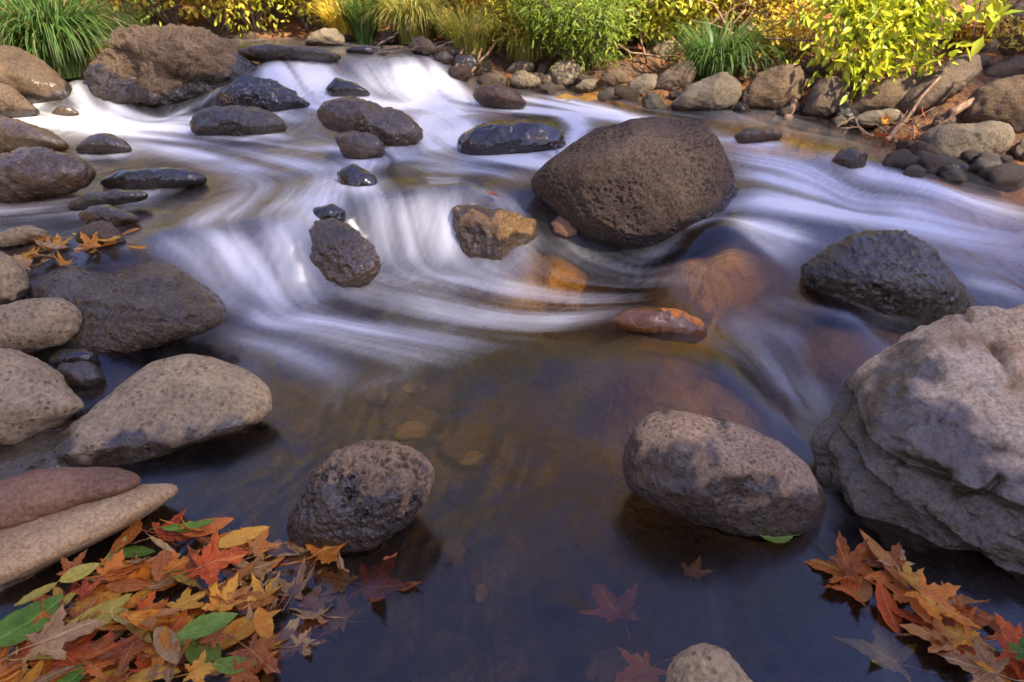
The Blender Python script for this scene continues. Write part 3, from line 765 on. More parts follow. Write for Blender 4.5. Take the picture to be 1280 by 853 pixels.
rock('rock', 'tiny brown stone at the foot of the little side spout', [(64, 144), (70, 136), (80, 133), (92, 135), (100, 142), (84, 146)], WETB, .8, 4, .4)
rock('boulder', 'huge craggy dark boulder with pale ridged top behind the left pool',
     [(108, 102), (119, 77), (123, 69), (133, 66), (148, 58), (150, 44), (175, 37), (201, 33), (222, 36), (235, 34), (259, 41), (280, 50), (296, 55), (312, 73), (334, 96), (330, 104), (300, 118), (275, 134), (201, 136), (134, 133)],
     rock_mat('craggy_boulder_stone', (.035, .023, .014), (.085, .062, .045), (.2, .165, .14), 3.5, .55, .3, bumpd=.03), .75, 8, .4, rough=(.06, .05, .02), sm=2.5,
     facets=[((.2, .7, -.7), .72), ((-.5, -.1, -.85), .76), ((.6, .2, -.75), .78), ((.1, -.4, -.9), .78)],
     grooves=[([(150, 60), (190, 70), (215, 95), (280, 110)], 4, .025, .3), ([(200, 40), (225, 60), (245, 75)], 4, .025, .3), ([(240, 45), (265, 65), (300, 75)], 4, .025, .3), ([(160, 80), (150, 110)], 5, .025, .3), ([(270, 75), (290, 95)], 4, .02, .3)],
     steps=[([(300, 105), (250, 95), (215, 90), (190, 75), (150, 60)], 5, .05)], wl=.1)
rock('rock', 'bluish wet rock leaning on the huge craggy boulder', [(274, 124), (285, 107), (309, 95), (343, 100), (370, 116), (391, 134), (336, 141), (289, 136)], SLICK, .7, 6, .4, rough=(.05, .06, .02), facets=[((-.2, .5, -.8), .76), ((.5, .3, -.8), .8)])
rock('rock', 'low black wet rock in front of the bluish wet rock', [(239, 153), (250, 138), (272, 134), (302, 136), (336, 138), (351, 148), (360, 160), (336, 168), (255, 171), (242, 165)], WET, .7, 6, .4, rough=(.07, .06, .02), facets=[((-.4, .4, -.8), .76), ((.4, .4, -.8), .76)])
rock('rock', 'humped wet brown rock catching gold light in the middle of the cascade', [(395, 143), (404, 131), (440, 122), (470, 128), (482, 136), (505, 141), (525, 157), (527, 174), (505, 185), (478, 184), (455, 173), (420, 162), (400, 156)], WETB, .75, 6, .4, rough=(.06, .05, .015), facets=[((.5, .3, -.8), .78)])
rock('rock', 'lower wet rock tucked below the humped brown rock', [(418, 172), (440, 163), (465, 168), (482, 180), (478, 194), (455, 200), (430, 195)], WETB, .75, 5, .4, rough=(.06, .05, .02))
rock('rock', 'dark rock veiled by water at the lip left of the second fall', [(380, 268), (392, 254), (415, 248), (432, 258), (428, 272), (400, 278)], SLICK, .8, 5, .4, lift=-.02)
rock('rock', 'shiny angular wet rock standing between the two small waterfalls', [(378, 308), (394, 282), (415, 275), (440, 284), (462, 303), (473, 325), (468, 345), (440, 358), (405, 353), (385, 336)],
     WETB, .8, 6, .45, rough=(.05, .05, .02), facets=[((-.3, .5, -.8), .76), ((.5, .1, -.85), .78), ((0, -.3, -.95), .8)])
rock('rock', 'ochre block with a red leaf on top, half veiled by the second waterfall', [(562, 250), (595, 248), (628, 254), (671, 268), (671, 287), (650, 308), (628, 325), (614, 320), (592, 322), (575, 300)], OCHRE, .75, 6, .4, sm=2.5, lift=-.025, rough=(.05, .05, .02), facets=[((0, .72, -.7), .62), ((.72, -.1, -.7), .68), ((-.3, -.3, -.9), .7)])
rock('boulder', 'smooth blue black boulder with water sheeting over it in the upper cascade', [(570, 158), (590, 146), (620, 139), (655, 138), (690, 140), (705, 154), (708, 175), (697, 189), (670, 193), (630, 192), (590, 190), (572, 178)], SLICK, .8, 6, .35, rough=(.05, .03, .008), push=.02, lift=-.05)
rock('rock', 'orange brown speckled rock beside the white chute in the upper cascade', [(588, 120), (600, 108), (622, 103), (645, 114), (660, 132), (640, 138), (605, 132)], rock_mat('orange_speckled_stone', (.05, .03, .015), (.16, .09, .03), (.32, .17, .04), 9, .6, .4, wetall=.6), .8, 6, .4)
rock('rock', 'dark rock poking through the left chute of the upper cascade', [(405, 112), (420, 98), (445, 104), (466, 118), (440, 122), (415, 122)], SLICK, .8, 5, .35)
rock('rock', 'orange stone glowing just under the surface left of the brown chute', [(760, 388), (780, 373), (810, 369), (850, 371), (880, 385), (888, 403), (870, 415), (830, 408), (790, 402)], ORANGE, .7, 6, .4, lift=-.04)
rock('rock', 'blue black pitted rock standing midstream at right', [(1000, 332), (1038, 304), (1078, 289), (1112, 287), (1139, 296), (1166, 318), (1186, 341), (1208, 368), (1222, 392), (1195, 404), (1112, 400), (1045, 382), (1005, 355)],
     rock_mat('blue_black_stone', (.05, .04, .028), (.12, .1, .07), (.22, .18, .11), 7, .5, .35, pitscale=26, pitd=.012, wetall=.75, bumpd=.02), .75, 7, .4, rough=(.05, .04, .015), wl=.05, contact=(1140, 392), lift=-.01, facets=[((-.3, .5, -.8), .86)])
rock('rock', 'small reddish stone at the left foot of the big round boulder', [(686, 280), (700, 268), (716, 276), (722, 292), (708, 300), (692, 296)], RED, .8, 5, .4, wl=.02)
rock('rock', 'orange topped flat rock in the shallows right of the big round boulder', [(916, 170), (930, 161), (950, 159), (976, 160), (977, 174), (950, 179), (926, 179)], OCHRE, .8, 5, .4, facets=[((0, .7, -.7), .7)])
rock('rock', 'dark rock under the debris pile at the right waterline', [(1040, 200), (1052, 186), (1075, 183), (1085, 195), (1080, 209), (1060, 212)], OCHRE, .8, 5, .4)
rock('rock', 'dark rock veiled by water below the humped brown rock', [(418, 200), (440, 190), (470, 205), (474, 222), (450, 232), (425, 225)], SLICK, .8, 5, .3, lift=-.05)
rock('rock', 'low dark stone drowned in silky water at left midstream', [(118, 224), (150, 210), (190, 207), (235, 207), (262, 219), (245, 231), (190, 236), (140, 235)], SLICK, .7, 6, .35, lift=-.012)


ROCKS_DONE = True


rock('ledge', 'low dark ledge across the lip of the upstream pool', [(292, 64), (330, 59), (400, 63), (436, 70), (425, 77), (340, 76), (298, 73)], WET, .8, 6, .4, rough=(.05, .04, .015))


def drowned(name, label, px, py, rx, ry, rz, mat, top=.02, rot=0, seed=1):
    """a stone lying just under the surface"""
    p = hit(px, py, Wf)
    V, Fc = ico(6)
    P = V * np.array([rx, ry, rz]) * (np.abs(V) ** .15 + .0).clip(.5, 1)
    P = P + V * (fbm(V * 1.8, seed, 3) * .05 * (rx + ry))[:, None]
    c, s = math.cos(R(rot)), math.sin(R(rot))
    P = np.stack([P[:, 0] * c - P[:, 1] * s, P[:, 0] * s + P[:, 1] * c, P[:, 2]], 1)
    me = mesh_np(name, P, Fc); attr(me, 'wet', np.zeros(len(V))); attr(me, 'pit', np.zeros(len(V)))
    return tag(link(name, me, mat, None, (p[0], p[1], p[2] - top - rz)), label, 'rock')


drowned('rock', 'brown stone drowned in the shallows beyond the big round boulder', 720, 122, .4, .2, .08, AMBER, .0, -10, 9)

# white water where the current strikes and leaves the stones
for c, rm in ROCK_FEET:
    if c[1] < 1.75 or c[1] > 6.5 or rm < .05 or rm > .6: continue
    if bank_sd(c[0:1], c[1:2])[0] > -.1: continue
    ui, uj = int((c[0] - X0) / RES), int((c[1] - Y0) / RES)
    if not (0 <= ui < NX and 0 <= uj < NY): continue
    dx, dy = GX - c[0], GY - c[1]
    d_ = np.hypot(dx, dy); al = (dx * UX[uj, ui] + dy * UY[uj, ui]) / (d_ + .02)
    k_ = sstep(1.75, 3.0, c[1])
    rg = np.exp(-((d_ - rm * 1.0) / .05) ** 2) * (.28 + .2 * np.abs(al)) + .35 * np.exp(-((dx - UX[uj, ui] * rm * 1.7) ** 2 + (dy - UY[uj, ui] * rm * 1.7) ** 2) / (rm * .7) ** 2)
    foam = 1 - (1 - foam) * (1 - rg * k_ * .7)
# trapezoid water sheet (finer near), cut back to the creek and a little under the banks
ys = [.25]
while ys[-1] < 8.6: ys.append(ys[-1] + .004 + .0029 * ys[-1])
ys = np.array(ys); us = np.linspace(-1, 1, 680)
YY = np.repeat(ys[:, None], len(us), 1)
XX = us[None, :] * (1.35 + .82 * ys[:, None])
x, y = XX.ravel(), YY.ravel()
wz = samp(Wr, x, y); ff = samp(foam, x, y); st = samp(streak, x, y); pt = samp(patch, x, y)
sd = bank_sd(x, y)
pool = sstep(.35, 1.0, y)
wz = wz
f2 = ff * (1.0 + .5 * sstep(2.0, 3.4, y)) * (1 + .26 * st) + .03 * st * (.25 + sstep(1.0, 2.2, y)) + .07 * sstep(1.6, 2.6, y) * (1 + pt)
for px, py, rad in [(820, 455, .42), (895, 325, .26), (1040, 430, .22), (930, 490, .25), (720, 345, .2), (690, 560, .5), (640, 470, .3)]:
    q = hit(px, py, Wf); f2 = f2 - .12 * np.exp(-((x - q[0]) ** 2 + (y - q[1]) ** 2) / rad ** 2)
f2 = np.clip(f2, 0, 1) ** 1.35
Fq = gridfaces(len(us), len(ys))
keep = (sd[Fq] < .12).any(1)
Fq = Fq[keep]
used = np.unique(Fq); remap = np.full(len(x), -1); remap[used] = np.arange(len(used))
wme = mesh_np('water', np.stack([x, y, wz], 1)[used], remap[Fq])
attr(wme, 'foam', f2[used]); attr(wme, 'streak', st[used])

t = NT('creek_water')
fo = t.attr('foam'); sk = t.attr('streak')
lw = t.n('ShaderNodeFresnel'); lw.inputs['IOR'].default_value = 1.5
gl = t.n('ShaderNodeBsdfGlossy'); gl.inputs['Roughness'].default_value = .23; gl.inputs['Color'].default_value = (1, 1, 1, 1)
o = t.obj()
rip = t.noise(t.mapping(o, (1.6, .8, 1)), 4.0, 2, .5, .8)
bn = t.bump(rip, .012)
t.l(bn, gl.inputs['Normal']); t.l(bn, lw.inputs['Normal'])
tr = t.n('ShaderNodeBsdfTransparent'); tr.inputs['Color'].default_value = (.84, .72, .58, 1)
m1 = t.n('ShaderNodeMixShader'); t.l(lw.outputs[0], m1.inputs[0]); t.l(tr.outputs[0], m1.inputs[1]); t.l(gl.outputs[0], m1.inputs[2])
df = t.n('ShaderNodeBsdfDiffuse'); df.inputs['Color'].default_value = (.84, .80, .75, 1); t.l(bn, df.inputs['Normal'])
tl = t.n('ShaderNodeBsdfTranslucent'); tl.inputs['Color'].default_value = (.8, .82, .88, 1)
m0 = t.n('ShaderNodeMixShader'); m0.inputs[0].default_value = .25; t.l(df.outputs[0], m0.inputs[1]); t.l(tl.outputs[0], m0.inputs[2])
m2 = t.n('ShaderNodeMixShader'); t.l(t.math('MULTIPLY', fo, .97, clamp=True), m2.inputs[0]); t.l(m1.outputs[0], m2.inputs[1]); t.l(m0.outputs[0], m2.inputs[2])
WATER_M = t.done(m2.outputs[0])
tag(link('water', wme, WATER_M), 'silky white and brown creek water', None, None, 'structure')
print('water', len(used), time.time() - T0)


# --- bank stones
GW = lambda x, y: np.maximum(Gf(x, y), samp(Wr, x, y))
GB = 'stones lining the far bank'
bank = [
    ('pale grey wedge shaped bank stone below the small dark green sedge', [(838, 131), (860, 108), (885, 96), (905, 92), (920, 100), (929, 118), (916, 132), (880, 140), (848, 139)], BNKG, [((-.3, .6, -.7), .76), ((.6, -.1, -.8), .72)]),
    ('broad brown bank stone right of the pale wedge shaped stone', [(922, 136), (930, 114), (945, 95), (975, 83), (998, 84), (1005, 104), (996, 132), (960, 139)], BNKB, [((-.4, .4, -.8), .76)]),
    ('upright squarish bank stone left of the hanging yellow shrub', [(1004, 142), (1013, 112), (1028, 97), (1044, 98), (1058, 118), (1063, 146), (1030, 149)], BNKP, [((0, .1, -1), .72)]),
    ('wide dark brown bank stone shaded by the hanging yellow shrub', [(1060, 142), (1080, 112), (1120, 92), (1165, 92), (1180, 105), (1150, 130), (1135, 146), (1090, 148)], BNKB, [((0, .3, -.95), .78)]),
    ('long purple grey bank stone tilted up to the right', [(1119, 131), (1140, 110), (1180, 80), (1205, 69), (1222, 74), (1222, 94), (1202, 112), (1170, 131), (1140, 143)], BNKP, [((0, .3, -.95), .82)]),
    ('flat pale bank stone at the waterline under the tilted purple stone', [(1061, 153), (1080, 141), (1105, 136), (1125, 139), (1132, 154), (1100, 160), (1075, 159)], BNKG, [((0, .8, -.6), .7)]),
    ('big tan rounded bank stone at the right edge', [(1203, 150), (1215, 118), (1240, 101), (1280, 98), (1320, 105), (1330, 150), (1280, 166), (1225, 160)], BNKB, [((-.2, .6, -.8), .82)]),
    ('pale flat topped bank stone at the right waterline', [(1151, 172), (1165, 160), (1200, 154), (1240, 152), (1260, 160), (1265, 178), (1250, 194), (1215, 205), (1180, 205), (1154, 194)], BNKG, [((0, .75, -.65), .66), ((-.2, -.2, -.95), .8)]),
    ('small round purple bank stone behind the pale flat topped one', [(1164, 158), (1170, 145), (1183, 140), (1194, 148), (1196, 157), (1180, 160)], BNKP, []),
    ('long dark bank stone at the right edge above the tan one', [(1218, 102), (1228, 86), (1260, 74), (1310, 70), (1320, 100), (1250, 104)], BNKP, [((0, .5, -.8), .8)]),
    ('grey bank stone cut off by the right edge at the waterline', [(1243, 158), (1254, 134), (1275, 124), (1310, 122), (1320, 165), (1262, 168)], BNKP, []),
    ('low grey bank stone peeping out above the tilted purple stone', [(1195, 78), (1212, 68), (1236, 70), (1240, 82), (1215, 88)], BNKP, []),
    ('tall grey bank stone left of the small dark green sedge', [(815, 113), (822, 96), (845, 80), (866, 76), (872, 92), (860, 108), (840, 117)], BNKP, [((-.3, .5, -.8), .78)]),
    ('rounded grey bank stone two left of the small dark green sedge', [(779, 116), (786, 102), (806, 93), (822, 94), (822, 112), (800, 121)], BNKG, [((-.3, .5, -.8), .78)]),
    ('domed tan bank stone in the row along the far waterline', [(747, 103), (756, 89), (772, 85), (786, 94), (784, 106), (764, 110)], BNKB, []),
    ('small upright tan pebble leaning on the domed tan bank stone', [(752, 110), (755, 99), (762, 98), (767, 106), (765, 113), (755, 113)], BNKG, []),
    ('flat pale wedge in the row along the far waterline', [(717, 110), (730, 100), (746, 99), (750, 112), (735, 116), (720, 115)], BNKG, [((0, .7, -.7), .7)]),
    ('large squarish grey bank stone below the feathery green shrub', [(684, 92), (695, 79), (716, 75), (728, 86), (729, 100), (718, 110), (696, 110), (688, 102)], BNKG, [((-.2, .3, -.9), .72), ((.5, .2, -.8), .74)]),
    ('small round grey stone leaning on the squarish bank stone', [(675, 104), (680, 94), (688, 93), (695, 101), (692, 109), (681, 110)], BNKP, []),
    ('upright oval dark bank stone left of the squarish one', [(670, 92), (675, 81), (683, 80), (685, 88), (679, 96), (672, 97)], BNKP, []),
    ('long oval grey bank stone at the waterline behind the orange speckled rock', [(637, 104), (642, 91), (656, 89), (674, 98), (677, 108), (660, 112), (645, 110)], BNKG, []),
    ('pale grey bank stone with yellow moss behind the oval one', [(630, 92), (640, 80), (660, 74), (669, 80), (664, 90), (645, 94)], BNKG, [((0, .6, -.8), .76)]),
    ('dark bank stone deep in the grass left of the root tangle', [(597, 68), (603, 55), (612, 52), (616, 62), (610, 70)], BNKP, []),
    ('black round stone by the twig dam at the lip of the cascade', [(508, 62), (515, 50), (528, 46), (540, 52), (545, 64), (530, 70)], BNKP, []),
    ('dark leaning stone left of the sunlit sedge', [(472, 53), (482, 40), (494, 31), (500, 38), (496, 52), (484, 57)], BNKP, []),
    ('grey mossy stone among the shrubs above the sunlit sedge', [(556, 34), (566, 23), (582, 19), (592, 26), (593, 36), (575, 38)], BNKP, []),
    ('pale grey domed stone at the far end of the upstream pool', [(380, 56), (388, 44), (402, 38), (420, 37), (431, 46), (430, 56), (405, 58)], BNKG, [((.3, .5, -.8), .8)]),
    ('dark blue stone lying in the lip of the cascade', [(430, 64), (442, 59), (458, 58), (468, 62), (466, 68), (440, 68)], SLICK, []),
    ('dark stone at the mouth of the small spill right of the twig dam', [(540, 76), (548, 66), (560, 64), (566, 74), (556, 80)], WET, []),
    ('dark wet stone under the root tangle', [(562, 84), (572, 70), (592, 68), (602, 82), (590, 92), (570, 92)], WET, []),
    ('grey stone behind the sedge clump at the far left', [(-30, 60), (0, 42), (20, 42), (34, 54), (20, 62), (-20, 66)], BNKP, []),
    ('grey slab high on the right bank behind the yellow shrub', [(1178, 40), (1190, 18), (1215, 12), (1240, 20), (1236, 36), (1200, 44)], BNKP, [((0, .5, -.8), .74)]),
    ('dark angular stone high in the top right corner', [(1256, 30), (1264, 8), (1290, 0), (1320, 8), (1315, 36), (1275, 38)], BNKP, [((-.3, .4, -.8), .74)]),
    ('tan stone on the leaf littered right bank above the long dark one', [(1236, 62), (1248, 48), (1275, 44), (1310, 50), (1310, 68), (1260, 70)], BNKB, []),
    ('small grey stone on the leaf littered right bank', [(1225, 62), (1230, 52), (1243, 49), (1250, 57), (1243, 65)], BNKG, []),
    ('pale tipped stone half buried in the bank litter', [(812, 68), (820, 55), (836, 50), (844, 56), (838, 66), (824, 72)], BNKG, []),
    ('brown stone in the shade above the broad brown bank stone', [(1000, 84), (1012, 72), (1032, 70), (1045, 82), (1036, 96), (1010, 96)], BNKB, []),
    ('shadowed stone among the dead branches on the right bank', [(985, 60), (995, 46), (1012, 44), (1022, 56), (1014, 70), (994, 70)], BNKP, []),
]
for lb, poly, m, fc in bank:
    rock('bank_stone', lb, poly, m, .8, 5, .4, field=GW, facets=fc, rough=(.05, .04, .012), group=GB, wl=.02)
pass
# nameless pebbles along the waterline
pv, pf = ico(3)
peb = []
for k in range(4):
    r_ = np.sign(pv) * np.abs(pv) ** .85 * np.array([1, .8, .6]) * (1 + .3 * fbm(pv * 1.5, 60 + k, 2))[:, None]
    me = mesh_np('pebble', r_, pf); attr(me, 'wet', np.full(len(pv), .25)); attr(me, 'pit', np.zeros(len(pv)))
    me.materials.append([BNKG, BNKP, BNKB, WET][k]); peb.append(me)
bedm = []
for k in range(3):
    me = peb[k].copy(); me.materials.clear(); me.materials.append([OLIVE, BNKB, BNKP][k]); bedm.append(me)
k = 0
while k < 26:
    px, py = random.uniform(250, 1150), random.uniform(360, 860)
    p = hit(px, py, Gf)
    if bank_sd(p[0:1], p[1:2])[0] > -.1 or p[1] < .3: continue
    if amber(p[0:1], p[1:2])[0] > .15: continue
    if any(np.hypot(p[0] - c[0], p[1] - c[1]) < r_ * 1.1 for c, r_ in ROCK_FEET): continue
    kk = random.choice((0, 0, 1, 1, 2)); s = random.uniform(.02, .075) * random.uniform(.6, 1.3)
    o = link('bed_stone', bedm[kk], None); o.scale = (s, s * random.uniform(.7, 1.2), s * .7); o.rotation_euler = (random.gauss(0, .2), random.gauss(0, .2), random.random() * 6.3)
    o.location = (p[0], p[1], p[2] + s * .1)
    nm = ['olive', 'brown', 'grey'][kk]
    tag(o, nm + ' stone lying on the bed of the dark pool', 'stone', nm + ' stones on the pool bed'); k += 1
seg = BANK[2:17]
for k in range(62):
    i = random.randrange(len(seg) - 1); f = random.random()
    p = seg[i] * (1 - f) + seg[i + 1] * f + np.array([random.gauss(0, .08), random.gauss(.05, .1)])
    if k >= 48: p = hit(random.uniform(1120, 1285), random.uniform(185, 226), GW)[:2]
    kk = random.choice((0, 1, 1, 2, 3))
    o = link('pebble', peb[kk], None); s = random.uniform(.025, .085)
    o.scale = (s, s, s); o.rotation_euler = (random.gauss(0, .3), random.gauss(0, .3), random.random() * 6.3)
    o.location = (p[0], p[1], float(GW(p[0:1], p[1:2])[0]) + s * .25)
    tag(o, ['pale pebble', 'purple grey pebble', 'brown pebble', 'dark wet pebble'][kk] + ' scattered along the far waterline', 'pebble', ['pale', 'purple grey', 'brown', 'dark wet'][kk] + ' pebbles along the far waterline')
print('rocks', time.time() - T0)

# ------------------------------------------------------------------ leaves on the water and the banks
def leaf_mat(name, ramp, gloss=.16, transl=.25):
    t = NT(name)
    o = t.obj(); info = t.n('ShaderNodeObjectInfo')
    sep = t.n('ShaderNodeSeparateXYZ'); t.l(o, sep.inputs[0])
    off = t.n('ShaderNodeVectorMath', operation='ADD'); t.l(o, off.inputs[0]); t.l(info.outputs['Random'], off.inputs[1])
    n = t.noise(off.outputs[0], 2.6, 5, .65); n2 = t.noise(off.outputs[0], 9, 4, .7)
    v = t.math('ADD', t.math('MULTIPLY', n, 1.1), t.math('MULTIPLY', t.math('SUBTRACT', info.outputs['Random'], .5), .7))
    col = t.ramp(v, ramp)
    col = t.mix(t.ramp(n2, [(.62, 0.0), (.72, .7)]), col, c4([x * .25 for x in ramp[0][1]]))
    # midrib and side veins: lighter lines
    ax = t.math('ABSOLUTE', sep.outputs[0])
    rib = t.ramp(ax, [(.012, 1.0), (.03, 0.0)])
    w = t.math('PINGPONG', t.math('ADD', t.math('MULTIPLY', sep.outputs[1], 1.0), t.math('MULTIPLY', ax, -.9)), .1)
    vein = t.ramp(w, [(.006, .6), (.018, 0.0)])
    lines = t.math('MAXIMUM', rib, vein)
    col = t.mix(t.math('MULTIPLY', lines, .4), col, c4([min(1, x * 1.5 + .05) for x in ramp[-1][1]]))
    nl = t.bump(t.math('ADD', t.math('MULTIPLY', lines, -.5), n2), .02, .6)
    p = t.principled(col, t.math('ADD', gloss, t.math('MULTIPLY', n2, .25)), nl, .45)
    if transl:
        tr = t.n('ShaderNodeBsdfTranslucent'); t.l(col, tr.inputs[0])
        ms = t.n('ShaderNodeMixShader'); ms.inputs[0].default_value = transl; t.l(p, ms.inputs[1]); t.l(tr.outputs[0], ms.inputs[2])
        p = ms.outputs[0]
    return t.done(p)


LM = {'orange': leaf_mat('orange_leaf', [(.2, (.5, .11, .01)), (.5, (.78, .24, .015)), (.8, (.85, .42, .05))]),
      'red': leaf_mat('red_leaf', [(.2, (.38, .05, .01)), (.5, (.68, .11, .012)), (.8, (.76, .22, .03))]),
      'rust': leaf_mat('rust_leaf', [(.2, (.2, .05, .012)), (.5, (.46, .125, .02)), (.8, (.56, .23, .05))]),
      'tan': leaf_mat('tan_leaf', [(.2, (.3, .14, .045)), (.5, (.52, .28, .1)), (.8, (.66, .42, .17))]),
      'green': leaf_mat('green_leaf', [(.2, (.06, .14, .01)), (.5, (.14, .26, .02)), (.8, (.25, .36, .05))]),
      'yellow': leaf_mat('yellow_leaf', [(.2, (.4, .28, .02)), (.5, (.6, .45, .06)), (.8, (.7, .55, .15))])}


def star_outline(lobes, teeth, seed):
    """half outline tips/valleys of a lobed autumn leaf, unit length"""
    r = random.Random(seed); pts = []
    for ang, rad in lobes: pts.append((R(ang + r.uniform(-4, 4)), rad * r.uniform(.9, 1.08)))
    return pts


def lobed_mesh(seed):
    r = random.Random(seed)
    tips = [(-128, .5), (-62, .82), (0, 1.05), (62, .8), (128, .48)]
    ring = []
    for i, (a, L) in enumerate(tips):
        a += r.uniform(-6, 6); L *= r.uniform(.88, 1.1)
        wd = 22 + r.uniform(-3, 3)
        ring += [(a - wd, L * .52), (a - wd * .62, L * .56), (a - wd * .55, L * .74), (a - wd * .2, L * .82), (a, L), (a + wd * .2, L * .82), (a + wd * .55, L * .74), (a + wd * .62, L * .56), (a + wd, L * .52)]
        if i < 4:
            b = tips[i + 1][0]
            ring.append(((a + b) / 2, .36 * r.uniform(.9, 1.15)))
    ring.append((180, .12))
    ring = [(R(a), l) for a, l in ring]
    V = [(0, .0, 0)]; n = len(ring)
    for f in (.35, .7, 1.0):
        for a, l in ring: V.append((math.sin(a) * l * f * .9, math.cos(a) * l * f, 0))
    Fc = []
    for k in range(n):
        k2 = (k + 1) % n
        Fc.append((0, 1 + k, 1 + k2))
        for q_ in range(2):
            o = 1 + q_ * n; Fc.append((o + k, o + n + k, o + n + k2, o + k2))
    V = np.array(V)
    cu, cv, tw = r.uniform(-.2, .9), r.uniform(-.6, .5), r.uniform(-.5, .5)
    V[:, 2] = cu * V[:, 0] ** 2 + cv * V[:, 1] ** 2 * np.sign(V[:, 1]) * .6 + tw * V[:, 0] * V[:, 1] + .05 * vnoise(V * 3.5, seed) + .05 * vnoise(V * 7, seed + 1)
    # stalk
    sv, sf = tube_np([(0, -.08, 0.0), (.03, -.4, .02), (.02 + r.uniform(-.12, .12), -.8, .05)], [.016, .012, .014], 5)
    o = len(V)
    return np.concatenate([V, np.array(sv)]), Fc + [tuple(i + o for i in f) for f in sf]


def oval_mesh(seed, wid=.3):
    r = random.Random(seed); n, m = 14, 5
    V, Fc = [], []
    cu, cv = r.uniform(-.6, .9), r.uniform(-.3, .35); s = r.uniform(-.1, .1)
    for i in range(n + 1):
        u = i / n; w = wid * math.sin(math.pi * u ** .85) ** .8 + .004
        for j in range(-m, m + 1):
            x_ = w * j / m * (1 + .03 * math.sin(i * 2.3 + j)); y_ = u * 2 - 1
            V.append((x_ + s * y_ * y_, y_, cu * x_ * x_ * 1.6 + cv * y_ * y_ * .5 + .015 * math.sin(i * 1.7 + seed)))
    k = 2 * m + 1
    for i in range(n):
        for j in range(2 * m): Fc.append((i * k + j, i * k + j + 1, (i + 1) * k + j + 1, (i + 1) * k + j))
    sv, sf = tube_np([(s, -.98, cv * .5), (s, -1.2, cv * .5), (s + .05, -1.4, cv * .5 + .03)], [.014, .012, .014], 5)
    o = len(V); V += [tuple(v) for v in sv]
    return np.array(V), Fc + [tuple(i + o for i in f) for f in sf]


LOB, OVA = {}, {}
for c, m in LM.items():
    LOB[c] = []; OVA[c] = []
    for k in range(4):
        V, Fc = lobed_mesh(k * 7 + 3); me = mesh_np('leaf', V, Fc); me.materials.append(m); LOB[c].append(me)
        V, Fc = oval_mesh(k * 5 + 2, .22 + .07 * k); me = mesh_np('leaf', V, Fc); me.materials.append(m); OVA[c].append(me)


def leaf(px, py, size, rot, col, kind, label, group=None, dz=.005, tilt=(0, 0), field=None, var=None, name='fallen_leaf', cat='leaf'):
    p = hit(px, py, field or Wf)
    me = (LOB if kind == 'lobed' else OVA)[col][random.randrange(4) if var is None else var]
    o = link(name, me, None)
    s = size if kind == 'lobed' else size
    o.scale = (s * random.uniform(.82, 1.15) * random.choice((-1, 1)), s * random.uniform(.85, 1.12), s * random.uniform(.7, 1.5))
    o.location = (p[0], p[1], p[2] + dz)
    o.rotation_euler = (R(tilt[0]), R(tilt[1]), R(rot))
    return tag(o, label, cat, group)


def inpoly(poly, px, py):
    c = False; n = len(poly)
    for i in range(n):
        (xa, ya), (xb, yb) = poly[i], poly[(i + 1) % n]
        if (ya > py) != (yb > py) and px < (xb - xa) * (py - ya) / (yb - ya) + xa: c = not c
    return c


def heap(poly, count, weights, size, where, dz=(.0, .05), tilt=22, lob=.55, rot0=-60, spread=50, field=None):
    xs = [p[0] for p in poly]; ys_ = [p[1] for p in poly]; k = 0
    cols = [c for c, w in weights.items() for _ in range(w)]
    while k < count:
        px, py = random.uniform(min(xs), max(xs)), random.uniform(min(ys_), max(ys_))
        if not inpoly(poly, px, py): continue
        c = random.choice(cols); kd = 'lobed' if random.random() < lob else 'oval'
        if c in ('green', 'yellow'): kd = 'oval'
        nm = {'orange': 'orange', 'red': 'deep red', 'rust': 'rusty brown', 'tan': 'pale tan', 'green': 'green', 'yellow': 'yellow'}[c]
        sh = 'lobed' if kd == 'lobed' else 'narrow oval'
        leaf(px, py, random.uniform(*size) * (.8 if kd == 'oval' else 1), rot0 + random.gauss(0, spread), c, kd, f'{nm} {sh} leaf {where}', f'{nm} {sh} leaves {where}',
             random.uniform(*dz), (random.gauss(0, tilt), random.gauss(0, tilt)), field)
        k += 1


HP = [(-10, 870), (-10, 825), (45, 775), (95, 725), (130, 690), (180, 680), (250, 672), (300, 655), (335, 700), (330, 740), (345, 790), (320, 870)]
heap(HP, 152, {'orange': 8, 'red': 5, 'rust': 4, 'tan': 2, 'green': 1, 'yellow': 1}, (.042, .072), 'in the wet heap below the tan slab', (.002, .034), 14, .42, -65, 45)
HP2 = [(270, 700), (300, 660), (360, 690), (440, 720), (430, 770), (390, 830), (310, 840)]
heap(HP2, 30, {'tan': 6, 'rust': 3}, (.05, .085), 'sunk in the pool right of the heap', (-.025, .004), 8, .7, -40, 80)
HP3 = [(1040, 690), (1080, 690), (1150, 735), (1230, 780), (1285, 800), (1290, 860), (1220, 860), (1150, 800), (1070, 745)]
heap(HP3, 44, {'orange': 5, 'red': 6, 'rust': 6, 'tan': 1}, (.045, .075), 'packed against the big pale ledge boulder', (.0, .03), 14, .45, 40, 40)
HP4 = [(30, 345), (40, 305), (70, 300), (130, 290), (175, 300), (180, 318), (110, 330), (60, 345)]
heap(HP4, 26, {'orange': 6, 'yellow': 2, 'tan': 2, 'rust': 1}, (.045, .07), 'in the small pocket above the wet brown rock', (.008, .03), 12, .6, 80, 50)
